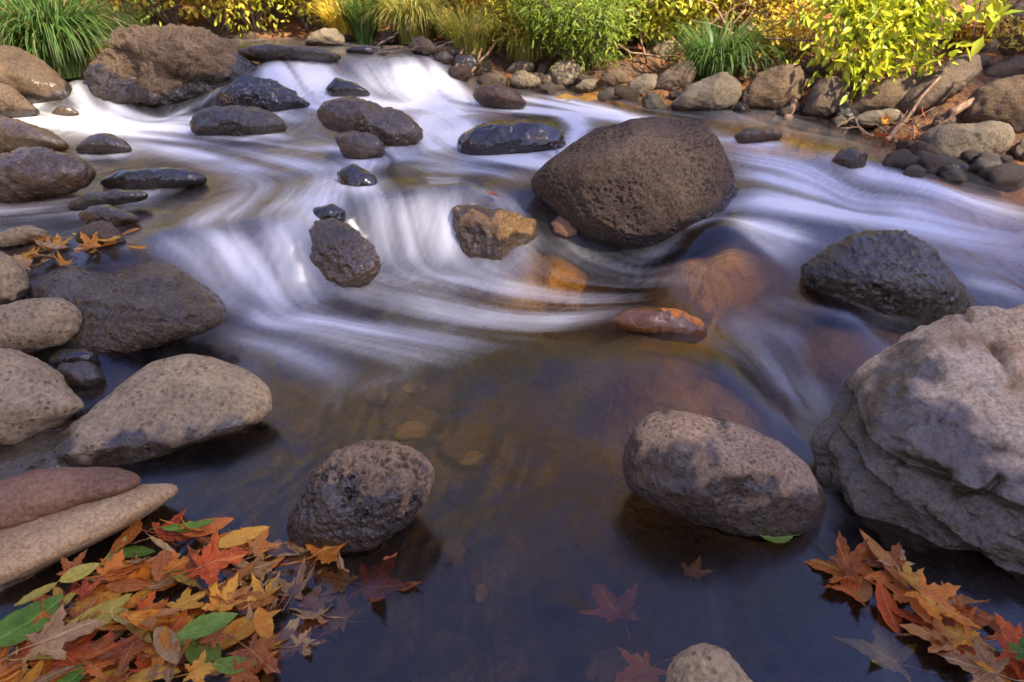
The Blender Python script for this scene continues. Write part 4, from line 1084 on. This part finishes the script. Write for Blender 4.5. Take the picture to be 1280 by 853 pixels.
# single leaves one can point at
leaf(405, 700, .1, -70, 'orange', 'lobed', 'large curled orange leaf just below the round pitted lava stone', dz=.02, tilt=(12, -10), var=1)
leaf(462, 725, .11, -95, 'rust', 'lobed', 'dull rose leaf sunk in the blue pool below the lava stone', dz=-.015, var=2)
leaf(270, 812, .05, -62, 'green', 'oval', 'bright green oval leaf with dark holes lying on the leaf heap', dz=.06, tilt=(0, 15), var=3)
leaf(45, 805, .06, -35, 'green', 'oval', 'broad dark green leaf at the left side of the leaf heap', dz=.05, tilt=(0, 20), var=3)
leaf(57, 772, .04, 155, 'yellow', 'oval', 'pale yellow green ribbed leaf at the upper left of the heap', dz=.055, tilt=(10, 10), var=3)
leaf(110, 740, .035, -50, 'yellow', 'oval', 'bright yellow green small leaf on the tan slab side of the heap', dz=.05, tilt=(0, 20), var=2)
leaf(265, 735, .085, -75, 'red', 'lobed', 'big vivid red lobed leaf on top of the leaf heap', dz=.055, tilt=(5, 8), var=0)
leaf(70, 832, .075, -60, 'tan', 'lobed', 'large pale tan leaf on top of the heap near the bottom left corner', dz=.06, tilt=(5, 8), var=3)
leaf(8, 716, .03, -40, 'yellow', 'oval', 'small yellow leaf lying on the tan slab', dz=.05, tilt=(0, 25), var=1)
leaf(55, 668, .028, -75, 'yellow', 'oval', 'small yellow leaf in the crack below the reddish stone', dz=.045, tilt=(10, 25), var=2)
leaf(968, 676, .038, 85, 'green', 'oval', 'small green leaf floating at the foot of the oval tan stone', dz=.008, var=3)
leaf(868, 710, .05, -30, 'tan', 'lobed', 'small tan leaf drifting in the dark pool below the oval stone', dz=-.015, var=1)
leaf(1150, 765, .1, -140, 'orange', 'lobed', 'long bright orange leaf lying over the cluster by the ledge boulder', dz=.04, tilt=(-8, 5), var=2)
leaf(1120, 812, .11, 60, 'yellow', 'lobed', 'large ochre leaf sunk beside the right hand leaf cluster', dz=-.03, var=0)
leaf(1265, 842, .06, -100, 'green', 'lobed', 'green lobed leaf in the bottom right corner', dz=.05, tilt=(5, 5), var=1)
leaf(775, 720, .1, 20, 'rust', 'lobed', 'blurred rusty leaf deep in the pool left of centre bottom', dz=-.1, var=3)
leaf(815, 790, .09, 120, 'orange', 'lobed', 'dim orange leaf deep in the pool near the small grey stone', dz=-.1, var=0)
leaf(143, 258, .05, 80, 'red', 'oval', 'pink red leaf on the shoulder of the low mossy stone', dz=.03, tilt=(0, 20), var=3)
leaf(620, 257, .045, 100, 'red', 'lobed', 'crumpled red leaf on top of the ochre block', dz=.04, tilt=(15, 10), var=2)
# leaf litter on the far bank
heap([(1090, 168), (1150, 160), (1165, 175), (1160, 192), (1100, 190)], 16, {'orange': 5, 'rust': 5, 'red': 2}, (.03, .05), 'caught in the twig debris at the right waterline', (.01, .09), 35, .5, 0, 90, GW)
heap([(600, 20), (800, 55), (1000, 60), (1280, 40), (1280, 75), (1100, 90), (1000, 80), (820, 78), (640, 62)], 22, {'orange': 5, 'rust': 7, 'red': 2, 'yellow': 2}, (.03, .055), 'scattered on the far bank litter', (.005, .04), 25, .5, 0, 120, Gf)
heap([(470, 55), (540, 57), (545, 70), (480, 66)], 8, {'rust': 4, 'orange': 2}, (.03, .05), 'caught on the small twig dam', (.01, .05), 25, .5, 0, 120, GW)
print('leaves', time.time() - T0)

# ------------------------------------------------------------------ plants
def plant_mat(name, ramp, transl=.45, gloss=.5):
    t = NT(name)
    c = t.ramp(t.attr('tint'), ramp)
    p = t.principled(c, gloss, None, .35)
    tr = t.n('ShaderNodeBsdfTranslucent'); t.l(c, tr.inputs[0])
    ms = t.n('ShaderNodeMixShader'); ms.inputs[0].default_value = transl; t.l(p, ms.inputs[1]); t.l(tr.outputs[0], ms.inputs[2])
    return t.done(ms.outputs[0])


GRASS = plant_mat('sedge_blade', [(0, (.04, .085, .015)), (.5, (.085, .16, .03)), (.85, (.16, .23, .05)), (1, (.3, .24, .1))])
GRASSY = plant_mat('sunny_sedge_blade', [(0, (.1, .14, .02)), (.4, (.26, .28, .04)), (.6, (.42, .36, .07)), (1, (.5, .36, .14))])
LEAFY = plant_mat('yellow_green_foliage', [(0, (.16, .2, .015)), (.45, (.42, .42, .03)), (.8, (.65, .55, .05)), (1, (.72, .5, .06))])
LEAFG = plant_mat('green_foliage', [(0, (.07, .12, .012)), (.5, (.19, .27, .03)), (1, (.4, .42, .05))])
LEAFO = plant_mat('autumn_foliage', [(0, (.2, .09, .015)), (.4, (.5, .28, .025)), (.7, (.65, .46, .05)), (1, (.6, .16, .02))])
LEAFB = plant_mat('bright_lime_foliage', [(0, (.2, .29, .01)), (.4, (.42, .46, .02)), (1, (.72, .6, .04))], .4, .4)
LEAFGOLD = plant_mat('gold_foliage', [(0, (.3, .2, .02)), (.5, (.68, .5, .06)), (1, (.82, .66, .14))], .5)
BARK = NT('bark'); _o = BARK.obj(); _n = BARK.noise(BARK.mapping(_o, (1, 1, .25)), 30, 5, .65)
BARK_M = BARK.done(BARK.principled(BARK.ramp(_n, [(.3, (.05, .033, .022)), (.55, (.14, .1, .07)), (.75, (.24, .185, .14))]), .85, BARK.bump(_n, .012), .2))
BARK2 = NT('dead_twig'); _o = BARK2.obj(); _n = BARK2.noise(BARK2.mapping(_o, (1, 1, .3)), 40, 4, .6)
TWIG_M = BARK2.done(BARK2.principled(BARK2.ramp(_n, [(.3, (.12, .065, .035)), (.55, (.24, .14, .08)), (.75, (.36, .25, .16))]), .8, BARK2.bump(_n, .006), .2))


def sedge(name, label, px, py, h, rad, n, mat, field=None, droop=1.0, wid=.006, loc=None, group=None):
    p = hit(px, py, field or GW) if loc is None else np.array(loc)
    V, Fc, tn = [], [], []
    for k in range(n):
        a = random.random() * 2 * math.pi; r0 = rad * .28 * math.sqrt(random.random())
        L = .8 * h * random.uniform(.7, 1.4); lean = random.uniform(.5, 1.3) * droop
        bx, by = r0 * math.cos(a), r0 * math.sin(a)
        az = a + random.gauss(0, .35); dx, dy = math.cos(az), math.sin(az)
        w = wid * random.uniform(.6, 1.2); tint = random.betavariate(2, 2.4) if random.random() > .05 else 1.0
        ns = 7; x_, z_ = 0, 0; el = R(88) - lean * .25
        base = len(V)
        for i in range(ns + 1):
            ww = w * (1 - (i / ns) ** 2 * .95)
            V.append((bx + dx * x_ - dy * ww, by + dy * x_ + dx * ww, z_)); V.append((bx + dx * x_ + dy * ww, by + dy * x_ - dx * ww, z_)); tn += [tint, tint]
            s = L * 1.25 / ns
            x_ += s * math.cos(el); z_ += s * math.sin(el); el -= lean * .42 * (.4 + i / ns * 1.2)
        for i in range(ns):
            b = base + 2 * i; Fc.append((b, b + 1, b + 3, b + 2))
    me = mesh_np(name, np.array(V), np.array(Fc)); attr(me, 'tint', tn)
    o = link(name, me, mat, None, (p[0], p[1], p[2] - .02))
    return tag(o, label, 'grass clump', group)


def leaf_quads(P, D, L, Wd, tints):
    """many small pointed leaves, each two folded faces, at P pointing along D"""
    n = len(P)
    Dn = D / (np.linalg.norm(D, axis=1)[:, None] + 1e-9)
    ref = rng.standard_normal((n, 3)) * .55 + np.array([0, 0, 1.0])
    S = np.cross(Dn, ref); S /= np.linalg.norm(S, axis=1)[:, None] + 1e-9
    N = np.cross(S, Dn)
    b = P; tip = P + Dn * L[:, None] - N * (L * .12)[:, None]
    m1 = P + Dn * (L * .45)[:, None]
    l = m1 + S * (Wd * .5)[:, None] + N * (Wd * .15)[:, None]; r = m1 - S * (Wd * .5)[:, None] + N * (Wd * .15)[:, None]
    m2 = P + Dn * (L * .78)[:, None] - N * (L * .05)[:, None]
    l2 = m2 + S * (Wd * .3)[:, None]; r2 = m2 - S * (Wd * .3)[:, None]
    V = np.stack([b, l, l2, tip, r2, r], 1).reshape(-1, 3)
    i = np.arange(n)[:, None] * 6
    Fc = np.concatenate([i + np.array([[0, 1, 2, 3]]), i + np.array([[0, 3, 4, 5]])])
    return V, Fc, np.repeat(tints, 6)


def shrub(name, label, base, h, spread, nstem, nleaf, mat, lsize=.04, lw=.4, lean=(0, 0), start=.25, cat='shrub', group=None, tints=(0, 1), stem_r=.008, cluster=.09, drop=.0, stem_mat=None, side=7):
    base = np.array(base, float)
    root = empty(name, base)
    mb = MB(); anchors, dirs = [], []
    for k in range(nstem):
        a = random.random() * 2 * math.pi
        out = spread * random.uniform(.3, 1.0)
        tip = np.array([out * math.cos(a) + lean[0], out * math.sin(a) + lean[1], h * random.uniform(.55, 1.05)])
        bend = np.array([random.gauss(0, .1), random.gauss(0, .1), random.uniform(.05, .25)]) * h
        pts = []
        for i in range(7):
            u = i / 6; pts.append(tip * u + bend * math.sin(math.pi * u) * (1 - .3 * u) - np.array([0, 0, drop * u * u * h]))
        pts = np.array(pts)
        mb.add(*tube_np(pts, [stem_r * (1 - .8 * i / 6) for i in range(7)], 5))
        for b in range(side):
            u = random.uniform(start, 1.0); i = min(5, int(u * 6)); q0 = pts[i] + (pts[i + 1] - pts[i]) * (u * 6 - i)
            dv = np.array([random.gauss(0, 1), random.gauss(0, 1), random.gauss(.15, .6)]); dv /= np.linalg.norm(dv)
            q1 = q0 + dv * spread * random.uniform(.15, .4)
            mb.add(*tube_np([q0, (q0 + q1) / 2 + np.array([0, 0, .02]), q1], [stem_r * .4, stem_r * .3, stem_r * .15], 4))
            for s in range(3):
                anchors.append(q0 + (q1 - q0) * random.uniform(.3, 1.1)); dirs.append(dv)
        for s in range(3):
            anchors.append(pts[-1 - s % 2]); dirs.append(pts[-1] - pts[-2])
    anchors = np.array(anchors); dirs = np.array(dirs)
    idx = rng.integers(0, len(anchors), nleaf)
    ct = rng.random(len(anchors))
    P = anchors[idx] + rng.standard_normal((nleaf, 3)) * cluster * np.array([1, 1, .8])
    D = dirs[idx] * .5 + rng.standard_normal((nleaf, 3)) * .6 + np.array([0, 0, -.25])
    L = lsize * rng.uniform(.6, 1.3, nleaf)
    tn = np.clip(ct[idx] * .7 + rng.random(nleaf) * .4 - .05, 0, 1) * (tints[1] - tints[0]) + tints[0]
    V, Fc, tt = leaf_quads(P, D, L, L * lw, tn)
    me = mesh_np('foliage', V, Fc); attr(me, 'tint', tt)
    link('foliage', me, mat, root)
    mb.build('stems', stem_mat or BARK_M, root)
    return tag(root, label, cat, group)


def gp(px, py): return hit(px, py, GW)


# sedges
sedge('sedge_clump', 'big green drooping sedge clump behind the brown boulder at the far left', 78, 92, .62, .5, 1500, GRASS, droop=.95, wid=.006)
sedge('sedge_clump', 'second sedge clump rising behind the big drooping one at the top left corner', 20, 48, .6, .6, 700, GRASS, droop=.8, wid=.006)
sedge('sedge_clump', 'small dark green sedge drooping over the pale wedge bank stone', 893, 100, .42, .4, 700, GRASS, droop=1.0, wid=.005)
sedge('sedge_clump', 'sunlit yellow green sedge at the top centre above the cascade', 520, 50, .42, .4, 700, GRASSY, droop=.95, wid=.006)
sedge('sedge_clump', 'dull green upright sedge left of the sunlit sedge', 458, 52, .36, .25, 500, GRASS, droop=.55, wid=.006)
sedge('sedge_clump', 'orange dried sedge by the pale domed stone upstream', 432, 50, .34, .3, 500, LEAFGOLD, droop=.7, wid=.006)
sedge('sedge_clump', 'loose green grass around the dark stone beside the root tangle', 585, 68, .34, .4, 600, GRASSY, droop=.7, wid=.005)
sedge('sedge_clump', 'mossy grass hanging above the oval bank stone', 655, 72, .3, .35, 500, GRASSY, droop=1.1, wid=.004)
sedge('grass_tuft', 'tiny bright green tuft on the rough dark stone at the left edge', 22, 124, .13, .12, 22, GRASSY, droop=.9, wid=.004, loc=hit(24, 130, Wf) + np.array([0, .03, .1]))
# shrubs of the far bank: (px, py, h, spread, stems, leaves, material, size, label)
SH = [
    (700, 80, .62, .45, 16, 2600, LEAFG, .05, .16, 'feathery dark green shrub above the squarish grey bank stone'),
    (735, 86, .5, .4, 12, 1500, LEAFG, .05, .18, 'feathery green shrub right of the first feathery one'),
    (668, 62, .5, .4, 12, 1500, LEAFY, .045, .18, 'narrow leaved yellow green shrub behind the mossy grass'),
    (625, 45, .7, .5, 12, 1300, LEAFO, .045, .4, 'orange and red tinged shrub behind the root tangle'),
    (760, 40, .8, .6, 14, 1700, LEAFO, .045, .4, 'orange leaved shrub high behind the feathery shrub'),
    (800, 55, .6, .5, 14, 1500, LEAFY, .045, .4, 'yellow green shrub over the bank litter right of the feathery shrub'),
    (850, 48, .6, .5, 14, 1300, LEAFY, .045, .4, 'yellow green bush above the dead sticks at top right of centre'),
    (920, 46, .55, .5, 12, 900, LEAFY, .045, .4, 'thin yellow leaved bush behind the small dark green sedge'),
    (975, 25, .7, .5, 12, 900, LEAFO, .045, .4, 'thin orange leaved bush by the fallen branch'),
    (560, 25, .8, .6, 14, 1500, LEAFY, .045, .4, 'sunny yellow bush behind the grey mossy stone'),
    (500, 22, .7, .5, 12, 1100, LEAFO, .045, .35, 'orange bush behind the sunlit sedge'),
    (385, 40, .8, .5, 14, 1600, LEAFY, .045, .4, 'yellow green bush at the far end of the upstream pool'),
    (320, 40, .75, .5, 16, 1800, LEAFY, .045, .4, 'bright green leafy bush beyond the craggy boulder'),
    (275, 38, .8, .6, 16, 1800, LEAFGOLD, .05, .45, 'glowing golden bush beyond the craggy boulder'),
    (220, 36, .9, .7, 16, 1900, LEAFG, .05, .4, 'shaded green bush directly behind the craggy boulder'),
    (160, 36, .9, .6, 16, 1800, LEAFGOLD, .05, .45, 'golden bush between the sedge clump and the craggy boulder'),
    (350, 30, .9, .5, 14, 1300, LEAFO, .05, .4, 'orange bush behind the upstream pool'),
    (440, 24, .9, .5, 12, 1100, LEAFY, .045, .4, 'yellow bush behind the orange dried sedge'),
]
for px, py, h, sp, ns, nl, m, ls, lw_, lb in SH:
    p = gp(px, py)
    shrub('shrub', lb, p - np.array([0, 0, .03]), h, sp, ns, int(nl * 1.5), m, ls * 1.15, lw_, stem_r=.007, cluster=.06, group='shrubs on the far bank')

THK = [('sunlit yellow green shrub', LEAFY), ('golden shrub', LEAFGOLD), ('green leafy shrub', LEAFG), ('orange tinged shrub', LEAFO)]
for k in range(30):
    f = k / 29; px = -40 + 1100 * f + random.uniform(-15, 15)
    p = gp(px, 30); d_ = random.uniform(.3, 1.6); p = p + np.array([p[0] * .13 * d_, d_, 0]); p[2] = float(Gf(p[0:1], p[1:2])[0])
    lb, m = THK[(0, 1, 1, 0, 3, 1, 2)[k % 7] if px < 620 else (0, 3, 0, 2, 3)[k % 5]]
    shrub('shrub', lb + ' in the thicket behind the far bank', p - np.array([0, 0, .03]), random.uniform(.8, 1.3), .65, 14, 1500, m, .065, .42, stem_r=.008, cluster=.08, group=lb + 's of the far thicket')

LOW = [('low golden bush', LEAFGOLD), ('low orange bush', LEAFO), ('low yellow green bush', LEAFY)]
for k in range(16):
    px, py = random.uniform(770, 1020), random.uniform(22, 84)
    if abs(px - 893) < 45 and py > 60: py -= 35
    lb, m = LOW[k % 3]
    shrub('shrub', lb + ' in the brushwood above the bank stones', gp(px, py) - np.array([0, 0, .02]), random.uniform(.16, .34), .2, 8, 420, m, .04, .42, stem_r=.004, cluster=.04, group=lb + 'es in the bank brushwood')
for k in range(7):
    lb, m = LOW[k % 2]
    shrub('shrub', lb + ' on the litter of the upper right bank', gp(random.uniform(1180, 1290), random.uniform(20, 90)) - np.array([0, 0, .02]), random.uniform(.1, .2), .14, 6, 160, m, .035, .42, stem_r=.004, cluster=.04, group=lb + 'es of the upper right bank')

# overhanging lime shrub: stems come down from the bank above
p = gp(1110, 40)
BR = []


def hanging(name, label, tips, root, nper, mat, lsize, lw_=.36, group=None, spread=.12):
    rt = empty(name, root); mb = MB(); P, D, Tn = [], [], []
    for tp in tips:
        q = np.array(tp, float) - root
        mid = q * .5 + np.array([0, 0, .18]) + rng.standard_normal(3) * .04
        pts = np.array([(1 - u) ** 2 * 0 * q + 2 * u * (1 - u) * mid + u * u * q for u in np.linspace(0, 1, 8)])
        mb.add(*tube_np(pts, np.linspace(.009, .002, 8), 5))
        ct = random.random()
        for k in range(nper):
            u = random.uniform(.45, 1.0) ** .8; i = min(6, int(u * 7)); s = pts[i] + (pts[i + 1] - pts[i]) * (u * 7 - i)
            dv = (pts[i + 1] - pts[i]); dv = dv / np.linalg.norm(dv)
            P.append(s + rng.standard_normal(3) * spread * np.array([1, 1, .55])); D.append(dv * .6 + rng.standard_normal(3) * .6 + np.array([.1, -.25, -.12])); Tn.append(min(1, max(0, ct * .5 + random.random() * .55)))
    P, D = np.array(P), np.array(D); L = lsize * rng.uniform(.65, 1.25, len(P))
    V, Fc, tt = leaf_quads(P, D, L, L * lw_, np.array(Tn))
    me = mesh_np('foliage', V, Fc); attr(me, 'tint', tt); link('foliage', me, mat, rt); mb.build('stems', BARK_M, rt)
    return tag(rt, label, 'shrub', group)


def at_d(px, py, d): return CAM + ray(px, py) * d * .87


tips = [at_d(px, py, d) for px, py, d in [(1030, 20, 4.2), (1050, 45, 4.1), (1035, 65, 4.15), (1060, 85, 4.05), (1075, 60, 4.0), (1075, 105, 3.95), (1090, 85, 3.95), (1100, 60, 3.95), (1095, 30, 4.05), (1120, 80, 3.9), (1125, 50, 3.95),
                                          (1130, 25, 4.0), (1145, 70, 3.9), (1155, 45, 3.95), (1165, 60, 3.9), (1160, 25, 4.0), (1065, 25, 4.15), (1110, 95, 3.9), (1150, 82, 3.88), (1060, 110, 4.0), (1020, 10, 4.3), (1040, 88, 4.15)]]
hanging('overhanging_shrub', 'bright yellow green shrub hanging over the bank stones at the upper right', tips, at_d(1100, -40, 4.7), 95, LEAFB, .072, .36, spread=.09)
tips = [at_d(px, py, d) for px, py, d in [(1215, 45, 3.6), (1230, 20, 3.6), (1250, 25, 3.6), (1245, 45, 3.6), (1255, 10, 3.65)]]
hanging('overhanging_shrub', 'sparse spray of bright green leaves hanging in the top right corner', tips, at_d(1240, -60, 3.9), 9, LEAFB, .09, .5, spread=.05)

# ------------------------------------------------------------------ dead wood
def stick(name, label, pts, r0, r1, mat=None, group=None, cat='branch', fork=()):
    P = [np.array(q, float) for q in pts]; base = P[0]
    # resample with a little wobble
    out = []
    for a, b in zip(P[:-1], P[1:]):
        for u in np.linspace(0, 1, 5)[:-1]: out.append(a + (b - a) * u + rng.standard_normal(3) * r0 * .45 - base)
    out.append(P[-1] - base)
    mb = MB(); n = len(out)
    mb.add(*tube_np(out, list(np.linspace(r0, r1, n)), 7))
    for i, vec, L in fork:
        s = out[min(i, n - 1)]; v = np.array(vec, float)
        mb.add(*tube_np([s, s + v * L * .5 + rng.standard_normal(3) * .02, s + v * L], [r0 * .5, r0 * .35, r0 * .12], 5))
    o = mb.build(name, mat or TWIG_M, None, True, base)
    return tag(o, label, cat, group)


def onbank(px, py, up=0.0):
    q = GWr(px, py); return q + np.array([0, 0, up])


GWr = lambda px, py: hit(px, py, GW)
stick('fallen_branch', 'thick fallen branch lying across the right bank above the brown stones', [onbank(925, 52, .06), onbank(975, 46, .08), onbank(1010, 36, .1), onbank(1040, 20, .12)], .035, .02, BARK_M, fork=[(9, (.6, .2, .5), .4)])
stick('fallen_branch', 'thin pale branch rising from the debris at the right waterline', [onbank(1105, 182, .02), onbank(1125, 165, .05), onbank(1160, 150, .2)], .013, .006)
stick('fallen_branch', 'driftwood stick lying behind the pale flat topped bank stone', [onbank(1182, 158, .05), onbank(1215, 150, .1), onbank(1245, 142, .12)], .02, .012)
stick('fallen_branch', 'curved bare root reaching the water beside the upright squarish stone', [onbank(1016, 108, .04), onbank(1000, 125, .05), onbank(985, 142, .02), onbank(982, 150, .0)], .018, .014)
stick('fallen_branch', 'thin curved twig touching the water by the flat pale stone', [onbank(1045, 163, .02), onbank(1065, 160, .05), onbank(1080, 168, .0)], .005, .003)
for k, (a, b, c) in enumerate([((565, 90), (590, 60), (612, 40)), ((572, 95), (600, 70), (632, 52)), ((580, 98), (610, 85), (640, 45)), ((600, 92), (615, 70), (622, 50)), ((590, 95), (602, 80), (598, 60))]):
    stick('root_strand', 'pale dry root strand hanging in the tangle above the oval bank stone', [onbank(*a, .0), onbank(*b, .08), onbank(*c, .1)], .01, .005, group='pale root strands of the tangle')
for k in range(80):
    px, py = random.uniform(770, 1030), random.uniform(20, 82)
    a = onbank(px, py, random.uniform(0, .05)); an = random.uniform(0, 6.28); L = random.uniform(.2, .6)
    b = a + np.array([math.cos(an) * L, math.sin(an) * L * .5, random.uniform(.0, .45)])
    stick('dead_stick', 'thin dry stick in the brushwood above the bank stones', [a, (a + b) / 2 + rng.standard_normal(3) * .06, b], .009, .003, group='dry sticks of the bank brushwood')
for k in range(14):
    px, py = random.uniform(1085, 1160), random.uniform(168, 198)
    a = onbank(px, py, .01); an = random.uniform(0, 6.28); L = random.uniform(.1, .25)
    b = a + np.array([math.cos(an) * L, math.sin(an) * L * .5, random.uniform(.02, .16)])
    stick('debris_twig', 'thin twig in the debris pile at the right waterline', [a, (a + b) / 2 + rng.standard_normal(3) * .02, b], .004, .002, group='twigs of the right hand debris pile')
for k in range(16):
    px, py = random.uniform(470, 545), random.uniform(58, 72)
    a = onbank(px, py, .01); an = random.uniform(-.4, 3.5); L = random.uniform(.15, .4)
    b = a + np.array([math.cos(an) * L, math.sin(an) * L * .3, random.uniform(.0, .1)])
    stick('debris_twig', 'dark twig in the little dam at the lip of the cascade', [a, (a + b) / 2, b], .008, .004, BARK_M, group='twigs of the little dam')
for px, py, h in [(476, 34, 1.2), (545, 32, .9), (700, 40, .9), (640, 36, 1.0), (770, 30, 1.1), (415, 34, 1.2), (870, 30, 1.0), (285, 36, 1.3)]:
    a = onbank(px, py, -.02)
    stick('sapling', f'bare thin sapling stem standing on the far bank', [a, a + np.array([random.gauss(0, .05), 0, h * .5]), a + np.array([random.gauss(0, .15), .1, h])], .014, .007, TWIG_M, group='bare sapling stems on the far bank', cat='sapling')


# ------------------------------------------------------------------ trees beyond the bank and unseen ones added to shade the creek and block sky
def tree(label, base, H, crown_c, crown_r, nleaf, mat, lsize=.14, trunk_r=.16, seed=1, ncl=34):
    base = np.array(base, float); root = empty('tree', base)
    rr_ = random.Random(seed); g = np.random.default_rng(seed)
    cc = np.array(crown_c, float) - base; cr = np.array(crown_r, float)
    mb = MB()
    top = cc * np.array([.6, .6, 1]) ; mid = top * .5 * np.array([.55, .55, 1.0])
    tp = [np.zeros(3), mid * .5, mid, (mid + top) / 2, top]
    mb.add(*tube_np(tp, [trunk_r * 1.25, trunk_r, trunk_r * .8, trunk_r * .6, trunk_r * .25], 9))
    cl = []
    for k in range(ncl):
        v = g.standard_normal(3); v /= np.linalg.norm(v); v *= rr_.uniform(.45, 1.0) ** .5
        e = cc + v * cr; cl.append(e)
        s = tp[2] + (tp[4] - tp[2]) * rr_.random()
        m = (s + e) / 2 + np.array([0, 0, -.15]) + g.standard_normal(3) * .15
        mb.add(*tube_np([s, m, e], [trunk_r * .3, trunk_r * .16, .012], 5))
    cl = np.array(cl); ct = g.random(len(cl)); idx = g.integers(0, len(cl), nleaf)
    P = cl[idx] + g.standard_normal((nleaf, 3)) * cr * .17
    D = g.standard_normal((nleaf, 3)) + np.array([0, 0, -.3]); L = lsize * g.uniform(.6, 1.3, nleaf)
    V, Fc, tt = leaf_quads(P, D, L, L * .6, np.clip(ct[idx] * .6 + g.random(nleaf) * .4, 0, 1))
    me = mesh_np('crown', V, Fc); attr(me, 'tint', tt); link('crown', me, mat, root)
    mb.build('trunk', BARK_M, root)
    return tag(root, label, 'tree', 'trees beyond the far bank')


def gz(x, y): return np.array([x, y, float(Gf(np.array([x]), np.array([y]))[0]) - .05])


SUN_AZ, SUN_EL = R(130), R(48)          # azimuth from +Y towards +X
TREES = [
    ('golden leaved tree far behind the craggy boulder', (-6.0, 14.6), 9, (3.2, 2.0, 5.6), 7.0, 6500, LEAFGOLD),
    ('yellow green tree beyond the upstream pool', (-1.8, 14.4), 9, (3.0, 2.0, 6.0), 7.4, 7500, LEAFY),
    ('dark green tree upstream left of the pool', (-10.0, 12.0), 9, (2.8, 2.2, 4.2), 5.0, 4000, LEAFG),
    ('orange leaved tree on the slope behind the feathery shrub', (2.4, 14.6), 9, (3.0, 2.0, 6.0), 7.8, 7500, LEAFO),
    ('green tree on the slope behind the fallen branch', (6.6, 14.4), 9, (3.0, 2.0, 5.4), 8.2, 6500, LEAFG),
    ('golden tree in the second row behind the craggy boulder', (-4.2, 17.0), 9, (2.8, 2.0, 6.0), 8.5, 5000, LEAFGOLD),
    ('orange tree in the second row behind the upstream pool', (.2, 17.2), 9, (2.8, 2.0, 6.0), 8.8, 5000, LEAFO),
    ('olive tree in the second row behind the feathery shrub', (4.6, 17.0), 9, (2.8, 2.0, 6.0), 9.2, 5000, LEAFY),
    ('yellow tree at the right end of the slope', (11.0, 13.5), 9, (2.5, 2.0, 3.6), 6.6, 3600, LEAFY),
    ('unseen green tree added on the left bank to block the sky', (-5.8, 1.6), 8, (1.8, 2.8, 3.4), 4.2, 4200, LEAFG),  # this and the next two: unseen trees added to occlude the sky
    ('unseen tall green tree added on the near bank at left to block sky', (-3.2, -6.4), 8, (2.8, 1.6, 3.8), 4.2, 4200, LEAFG),
    ('unseen tall yellow green tree added on the near bank at right to block sky', (2.4, -6.8), 8, (2.8, 1.6, 3.8), 4.2, 4200, LEAFY),
]
for k, (lb, (bx_, by_), H, cr, cz, nl, m) in enumerate(TREES):
    tree(lb, gz(bx_, by_), H, (bx_ * .98, by_, cz), cr, nl, m, .18, .16, 20 + k)
# streamside trees on the right bank, out of frame, added so their crowns shade the creek
tree('unseen broad golden tree added on the near right bank to shade the creek', gz(6.4, -3.4), 12, (6.2, -3.6, 9.0), (2.3, 2.6, 2.5), 5400, LEAFGOLD, .2, .2, 41, 60)
tree('unseen slender golden tree added right of the broad one to shade bank stones', gz(10.6, -1.6), 12, (10.5, -1.9, 9.6), (1.5, 1.3, 1.8), 2600, LEAFGOLD, .2, .16, 42, 40)

tree('unseen thin crowned tree added beside the broad one to shade the cascade', gz(5.9, -1.0), 12, (5.8, -1.4, 9.6), (1.5, 1.0, 1.5), 800, LEAFGOLD, .2, .12, 43, 30)

# ------------------------------------------------------------------ light
w = bpy.data.worlds.new('World'); SC.world = w; w.use_nodes = True
nt = w.node_tree; nt.nodes.clear()
sky = nt.nodes.new('ShaderNodeTexSky'); sky.sky_type = 'NISHITA'; sky.sun_disc = False
sky.sun_elevation = SUN_EL; sky.sun_rotation = SUN_AZ; sky.air_density = 1.0; sky.dust_density = .3; sky.ozone_density = 3.0
bg = nt.nodes.new('ShaderNodeBackground'); bg.inputs[1].default_value = .13
wo = nt.nodes.new('ShaderNodeOutputWorld')
hs = nt.nodes.new('ShaderNodeHueSaturation'); hs.inputs['Saturation'].default_value = 1.02
nt.links.new(sky.outputs[0], hs.inputs['Color'])
mx = nt.nodes.new('ShaderNodeMix'); mx.data_type = 'RGBA'; mx.blend_type = 'MULTIPLY'; mx.inputs[0].default_value = 1; mx.inputs[7].default_value = (1.2, .89, 1.06, 1)
nt.links.new(hs.outputs[0], mx.inputs[6]); nt.links.new(mx.outputs[2], bg.inputs[0]); nt.links.new(bg.outputs[0], wo.inputs[0])
ld = bpy.data.lights.new('sun', 'SUN'); ld.energy = 5; ld.angle = R(2.0); ld.color = (1, .9, .74)
sun = bpy.data.objects.new('sun', ld); COL.objects.link(sun)
S = Vector((math.sin(SUN_AZ) * math.cos(SUN_EL), math.cos(SUN_AZ) * math.cos(SUN_EL), math.sin(SUN_EL)))
sun.rotation_euler = (-S).to_track_quat('-Z', 'Y').to_euler()
sun.location = S * 30

vs = SC.view_settings
vs.view_transform = 'Standard'; vs.look = 'None'; vs.exposure = 2.0; vs.gamma = 1
vs.use_curve_mapping = False
SC.cycles.use_denoising = True
SC.cycles.max_bounces = 6; SC.cycles.diffuse_bounces = 3; SC.cycles.glossy_bounces = 3; SC.cycles.transparent_max_bounces = 8
SC.cycles.sample_clamp_indirect = 6
print('done', time.time() - T0)
